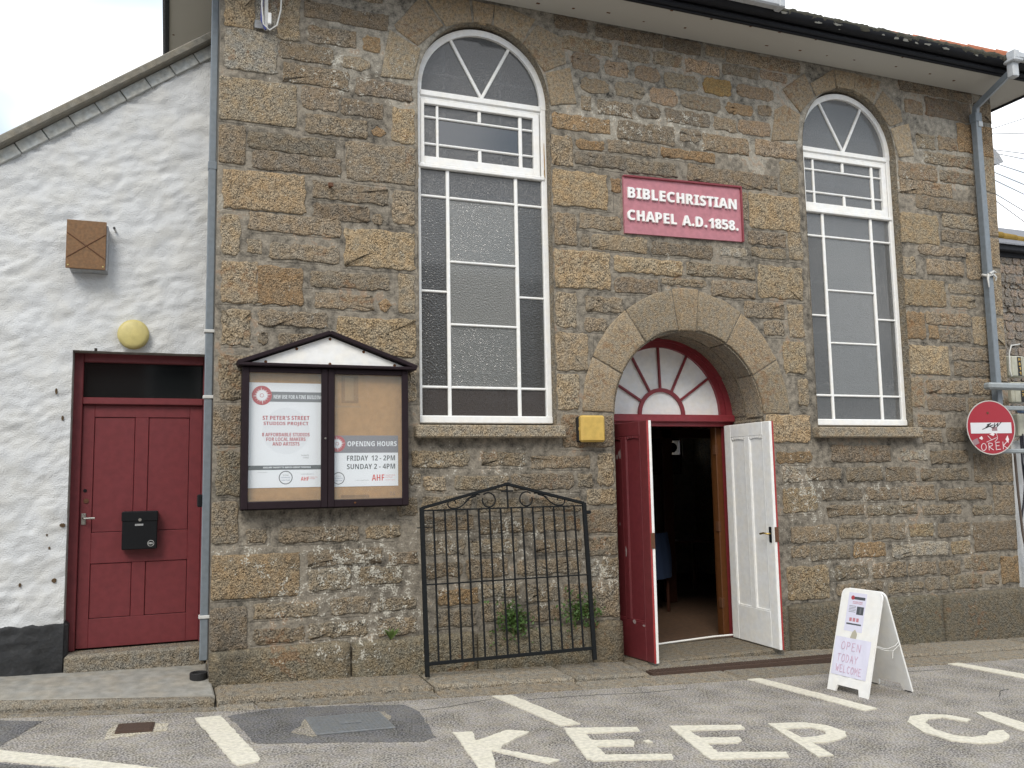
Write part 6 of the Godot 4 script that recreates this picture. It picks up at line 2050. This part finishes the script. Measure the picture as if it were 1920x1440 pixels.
	var fl := thing("printed_flyer", "small printed flyer at the top of the folding board", "flyer")
	fl.transform = face
	put(fl, "paper", spanm(-0.125, 0.058, -0.345, -0.03, 0.0, 0.001, 0.0), M.paper_lilac)
	put(fl, "title_band", spanm(-0.075, 0.045, -0.085, -0.062, 0.001, 0.0016, 0.0), M.print_dark)
	put(fl, "emblem", disc(Vector2(-0.08, -0.072), 0.018, 0.001, 0.0018, 16), M.print_red)
	for k in 2:
		text(fl, "lettering", ["ST PETER'S STREET", "STUDIOS PROJECT"][k], Vector3(-0.025, -0.105 - k * 0.013, 0.0012), 0.10, 0.009, M.print_pink, true)
	for k in 5:
		put(fl, "text_line", spanm(-0.105, -0.035, -0.142 - k * 0.012, -0.138 - k * 0.012, 0.001, 0.0014, 0.0), M.print_grey)
	put(fl, "photograph", spanm(-0.025, 0.045, -0.205, -0.14, 0.001, 0.0016, 0.0), M.print_dark)
	put(fl, "photograph_detail", spanm(0.005, 0.022, -0.195, -0.15, 0.0016, 0.002, 0.0), M.print_grey)
	for k in 3:
		put(fl, "pink_block", spanm(-0.085 + k * 0.035, -0.06 + k * 0.035, -0.265, -0.235, 0.001, 0.0016, 0.0), M.print_pink)
	put(fl, "footer_band", spanm(-0.11, 0.04, -0.292, -0.28, 0.001, 0.0016, 0.0), M.print_dark)
	put(fl, "torn_tape", prismm(poly2([-0.05, -0.40, -0.035, -0.35, -0.01, -0.325, 0.015, -0.36, 0.01, -0.40]), 0.001, 0.002), M.tape)
	var nt := thing("handwritten_notice", "lilac paper handwritten OPEN TODAY WELCOME taped low on the folding board", "notice")
	nt.transform = face
	st = begin(true)
	for i in 12:
		for j in 9:
			var q := []
			for e in [[0, 0], [1, 0], [1, 1], [0, 1]]:
				var x := lerpf(-0.19, 0.165, (i + e[0]) / 12.0)
				var y := lerpf(-0.705, -0.40, (j + e[1]) / 9.0)
				q.append(Vector3(x, y, 0.0035 + 0.0022 * sin(x * 61.0 + y * 13.0) + 0.0012 * sin(y * 90.0 - x * 40.0)))
			tri(st, q[0], q[2], q[1])
			tri(st, q[0], q[3], q[2])
	put(nt, "paper", fin(st), M.paper_lilac)
	hand(nt, "OPEN", -0.125, 0.085, -0.495, -0.435, 0.0068, 0.003, M.pen, -0.02)
	hand(nt, "TODAY", -0.145, 0.07, -0.595, -0.535, 0.0068, 0.003, M.pen, 0.0)
	hand(nt, "WELCOME", -0.145, 0.12, -0.675, -0.62, 0.0068, 0.003, M.pen, -0.02)

func plant(label: String, at: Vector3, r: Vector3, count: int, blade: bool, sd: int) -> void:
	var t := thing("wall_plant", label, "plant", at)
	var rng := RandomNumberGenerator.new()
	rng.seed = sd
	var st := begin()
	var sm := begin()
	for k in count:
		var d := Vector3(rng.randfn(0.0, 0.42), rng.randfn(0.1, 0.45), absf(rng.randfn(0.3, 0.35)))
		var tip := Vector3(d.x * r.x, d.y * r.y, d.z * r.z)
		if blade:
			var a := rng.randf_range(-1.2, 1.2)
			var up := rng.randf_range(0.5, 1.0)
			tip = Vector3(sin(a) * r.x, up * r.y, rng.randf_range(0.1, 0.9) * r.z)
			var side := Vector3(cos(a), 0.0, sin(a)) * 0.006
			var mid := tip * 0.55 + Vector3(0, 0.02, 0.01)
			quad(st, -side, side, mid + side, mid - side)
			tri(st, mid - side, mid + side, tip)
			continue
		if k % 5 == 0:
			tube(sm, [Vector3(rng.randf_range(-0.02, 0.02), rng.randf_range(-0.02, 0.02), -0.02), tip * 0.5 + Vector3(0, 0.01, 0.01), tip], 0.0025, 4)
		for q in 3:
			var c := tip * rng.randf_range(0.55, 1.05) + Vector3(rng.randfn(0, 0.012), rng.randfn(0, 0.012), rng.randfn(0, 0.008))
			var u := Vector3(rng.randf_range(-1, 1), rng.randf_range(-1, 1), rng.randf_range(-0.3, 0.6)).normalized()
			var v := u.cross(Vector3(rng.randf_range(-1, 1), rng.randf_range(0.2, 1), rng.randf_range(-1, 1))).normalized()
			var l := rng.randf_range(0.010, 0.020)
			quad(st, c - u * l, c + v * l * 0.55, c + u * l, c - v * l * 0.55)
	put(t, "leaves", fin(st), M.leaf_b if blade else M.leaf_a)
	if not blade:
		put(t, "stems", fin(sm), M.stem)

func build_plants() -> void:
	plant("grassy tuft sprouting on the plinth left of the iron gate", Vector3(1.40, 0.235, 0.045), Vector3(0.085, 0.10, 0.07), 46, true, 3)
	plant("leafy weed growing through the middle of the iron gate", Vector3(2.46, 0.30, 0.05), Vector3(0.20, 0.19, 0.08), 230, false, 4)
	plant("leafy weed at the right stile of the iron gate", Vector3(3.10, 0.33, 0.05), Vector3(0.25, 0.16, 0.08), 210, false, 6)

func build_hall() -> void:
	# what the open door lets one see
	var c := thing("hall_chair", "dark chair with blue jacket over its back inside the chapel door", "chair", Vector3(5.17, -0.14, -2.4))
	c.rotation.y = 0.5
	var st := begin()
	for e in [[-0.2, -0.2], [0.2, -0.2], [-0.2, 0.2], [0.2, 0.2]]:
		st = begin()
		bar(st, Vector3(e[0], 0, e[1]), Vector3(e[0], 0.44 if e[1] < 0.0 else 0.9, e[1]), 0.03, 0.03, 0.004)
		put(c, "leg", fin(st), M.wood_dark)
	put(c, "seat", boxm(Vector3(0, 0.45, 0), Vector3(0.45, 0.04, 0.45), 0.012), M.wood_dark)
	put(c, "backrest", boxm(Vector3(0, 0.78, 0.2), Vector3(0.38, 0.22, 0.02), 0.006), M.wood_dark)
	var j := thing("blue_jacket", "blue jacket hung over the chair back inside the chapel", "jacket", Vector3(5.17, -0.14, -2.4))
	j.rotation.y = 0.5
	st = begin(true)
	for i in 14:
		for k in 10:
			var q := []
			for e in [[0, 0], [1, 0], [1, 1], [0, 1]]:
				var a: float = PI * (i + e[0]) / 14.0 - PI * 0.5
				var y := lerpf(0.42, 0.97, (k + e[1]) / 10.0)
				var w: float = 0.27 * (1.0 - 0.35 * pow((k + e[1]) / 10.0, 3.0))
				q.append(Vector3(sin(a) * w, y, 0.2 + cos(a) * 0.075 + 0.012 * sin(a * 9.0 + y * 6.0)))
			tri(st, q[0], q[2], q[1])
			tri(st, q[0], q[3], q[2])
	put(j, "cloth", fin(st), M.jacket)
	var g := thing("globe_lamp", "dark round lamp hanging before the far window inside the chapel", "lamp", Vector3(7.66, 1.99, -5.7))
	var s := SphereMesh.new()
	s.radius = 0.085
	s.height = 0.17
	put(g, "globe", s, M.black_matt)
	put(g, "flex", tubem([Vector3(0, 0.09, 0), Vector3(0, 3.83, 0)], 0.008, 6), M.black_matt)
	var t := thing("hall_table", "dark table with papers deep inside the chapel", "table", Vector3(6.5, -0.14, -3.7))
	put(t, "top", boxm(Vector3(0, 0.74, 0), Vector3(0.9, 0.04, 0.7), 0.008), M.wood_dark)
	put(t, "papers", boxm(Vector3(-0.3, 0.766, 0.2), Vector3(0.2, 0.008, 0.14), 0.001), M.paper)
	for e in [[-0.4, -0.3], [0.4, -0.3], [-0.4, 0.3], [0.4, 0.3]]:
		put(t, "leg", boxm(Vector3(e[0], 0.36, e[1]), Vector3(0.05, 0.72, 0.05), 0.004), M.wood_dark)

# ---------------------------------------------------------------- neighbours
func build_neighbours() -> void:
	var wl := thing("white_yard_wall", "low white rendered wall beyond the chapel's right corner", "wall")
	put(wl, "render", spanm(8.60, 14.0, -0.9, 1.85, -0.55, -0.14, 0.02), M.limewash)
	var h := thing("rubble_house", "stone rubble house with slate roof behind the chapel's right corner", "house", Vector3(12.2, 0.0, -3.0))
	put(h, "joint_face", spanm(-2.4, 5.0, -1.0, 5.1, -4.0, 0.0, 0.0), M.rubble_joint)
	var rng := RandomNumberGenerator.new()
	rng.seed = 91
	var y := 1.4
	while y < 4.95:
		var rh := rng.randf_range(0.09, 0.17)
		var x := -0.5
		while x < 1.6:
			var w := rng.randf_range(0.12, 0.30)
			var st := begin()
			var o := rect_outline(x + w * 0.5, y + rh * 0.5, w - 0.025, rh - 0.025, 0.035, 0.012, rng)
			prism(st, o, -0.02, rng.randf_range(0.015, 0.035), Transform3D.IDENTITY, false)
			put(h, "stone", fin(st), M.rubble if rng.randf() < 0.62 else M.rubble_b)
			x += w
		y += rh
	put(h, "gutter", spanm(-2.6, 5.0, 5.06, 5.20, 0.02, 0.16, 0.02), M.fascia)
	put(h, "fascia", spanm(-2.6, 5.0, 4.99, 5.08, 0.002, 0.04, 0.004), M.fascia)
	# slate courses climbing to a lichened hip
	for k in 14:
		for i in 12:
			var u := i * 0.26 - 0.9 + (0.13 if k % 2 == 1 else 0.0)
			if u > 1.9:
				continue
			var sl := boxm(Vector3.ZERO, Vector3(0.255, 0.012, 0.22), 0.002)
			var o := put(h, "slate", sl, M.slate)
			o.position = Vector3(u, 5.21 + k * 0.075, 0.10 - k * 0.155)
			o.rotation.x = 0.45 + 0.02
	put(h, "roof_deck", prismm(poly2([0.16, 5.17, -2.6, 6.5, -2.6, 5.0]), -5.0, 2.6, Transform3D(Basis(Vector3(0, 0, 1), Vector3(0, 1, 0), Vector3(-1, 0, 0)), Vector3.ZERO)), M.slate)
	var a := Vector3(-0.4, 5.62, -0.55)
	for k in 9:
		var st := begin()
		tube(st, [a + Vector3(0.3 * k, 0.02 - 0.052 * k * 0.6, 0.02 * k), a + Vector3(0.3 * (k + 1.05), 0.03 - 0.052 * (k + 1) * 0.6, 0.02 * (k + 1))], 0.075, 8)
		put(h, "hip_tile", fin(st), M.lichen_yellow)
	var ev := thing("lead_flashing", "small grey gable end peeping out past the chapel's right corner", "roof", Vector3(11.96, 6.38, -2.6))
	put(ev, "capping", prismm(poly2([-0.6, -0.03, -0.03, -0.015, 0.10, 0.035, 0.0, 0.17, -0.6, 0.6]), -0.05, 0.05), M.galv)
	var i := 0
	for e in [[10.69, 6.57, 19.46, 9.82], [10.69, 6.93, 19.43, 8.18], [10.69, 6.88, 19.38, 7.11], [10.7, 6.94, 19.37, 6.65], [10.81, 6.94, 19.35, 5.81], [10.67, 6.94, 19.32, 5.15], [10.67, 6.91, 19.3, 4.64], [10.69, 6.87, 19.27, 3.7], [10.68, 6.97, 19.13, 2.89]]:
		var wv := thing("overhead_wire", "%s of the thin wires fanning across the sky right of the chapel" % ["uppermost", "second from the top", "third from the top", "fourth from the top", "middle one", "fourth from the bottom", "third from the bottom", "second from the bottom", "lowest"][i], "wire", Vector3.ZERO, "overhead wires")
		var p: Array = []
		for k in 7:
			var t := k / 6.0
			p.append(Vector3(lerpf(e[0], e[2], t), lerpf(e[1], e[3], t), -3.2))
		put(wv, "wire", tubem(p, 0.008, 5), M.wire)
		i += 1
	# the far side of the street, which the panes mirror
	i = 0
	for e in [[-9.0, -2.2, 5.3, M.opposite_b, "grey rendered house across the street, behind the viewer on the left"], [-2.2, 5.2, 5.7, M.opposite, "red brick house across the street, behind the viewer in the middle"], [5.2, 13.0, 5.2, M.opposite_b, "grey rendered house across the street, behind the viewer on the right"]]:
		var o := thing("opposite_house", e[4], "house", Vector3.ZERO, "houses across the street")
		var x0: float = e[0]
		var x1: float = e[1]
		put(o, "wall", spanm(x0, x1, -1.0, e[2], 12.0, 17.0, 0.0), e[3])
		put(o, "roof", prismm(poly2([-11.7, e[2], -17.3, e[2], -14.5, e[2] + 1.9]), x0, x1, Transform3D(Basis(Vector3(0, 0, -1), Vector3(0, 1, 0), Vector3(1, 0, 0)), Vector3.ZERO)), M.slate)
		for k in 2:
			for lv in [0.9, 3.3]:
				var cx := lerpf(x0, x1, 0.27 + 0.46 * k)
				put(o, "window_frame", spanm(cx - 0.55, cx + 0.55, lv, lv + 1.4, 11.94, 11.99, 0.004), M.white)
				put(o, "window_pane", spanm(cx - 0.48, cx + 0.48, lv + 0.07, lv + 1.33, 11.92, 11.935, 0.0), M.glass_black)
		put(o, "door", spanm((x0 + x1) * 0.5 - 0.45, (x0 + x1) * 0.5 + 0.45, -0.2, 1.9, 11.93, 11.99, 0.004), M.board_wood)
		i += 1
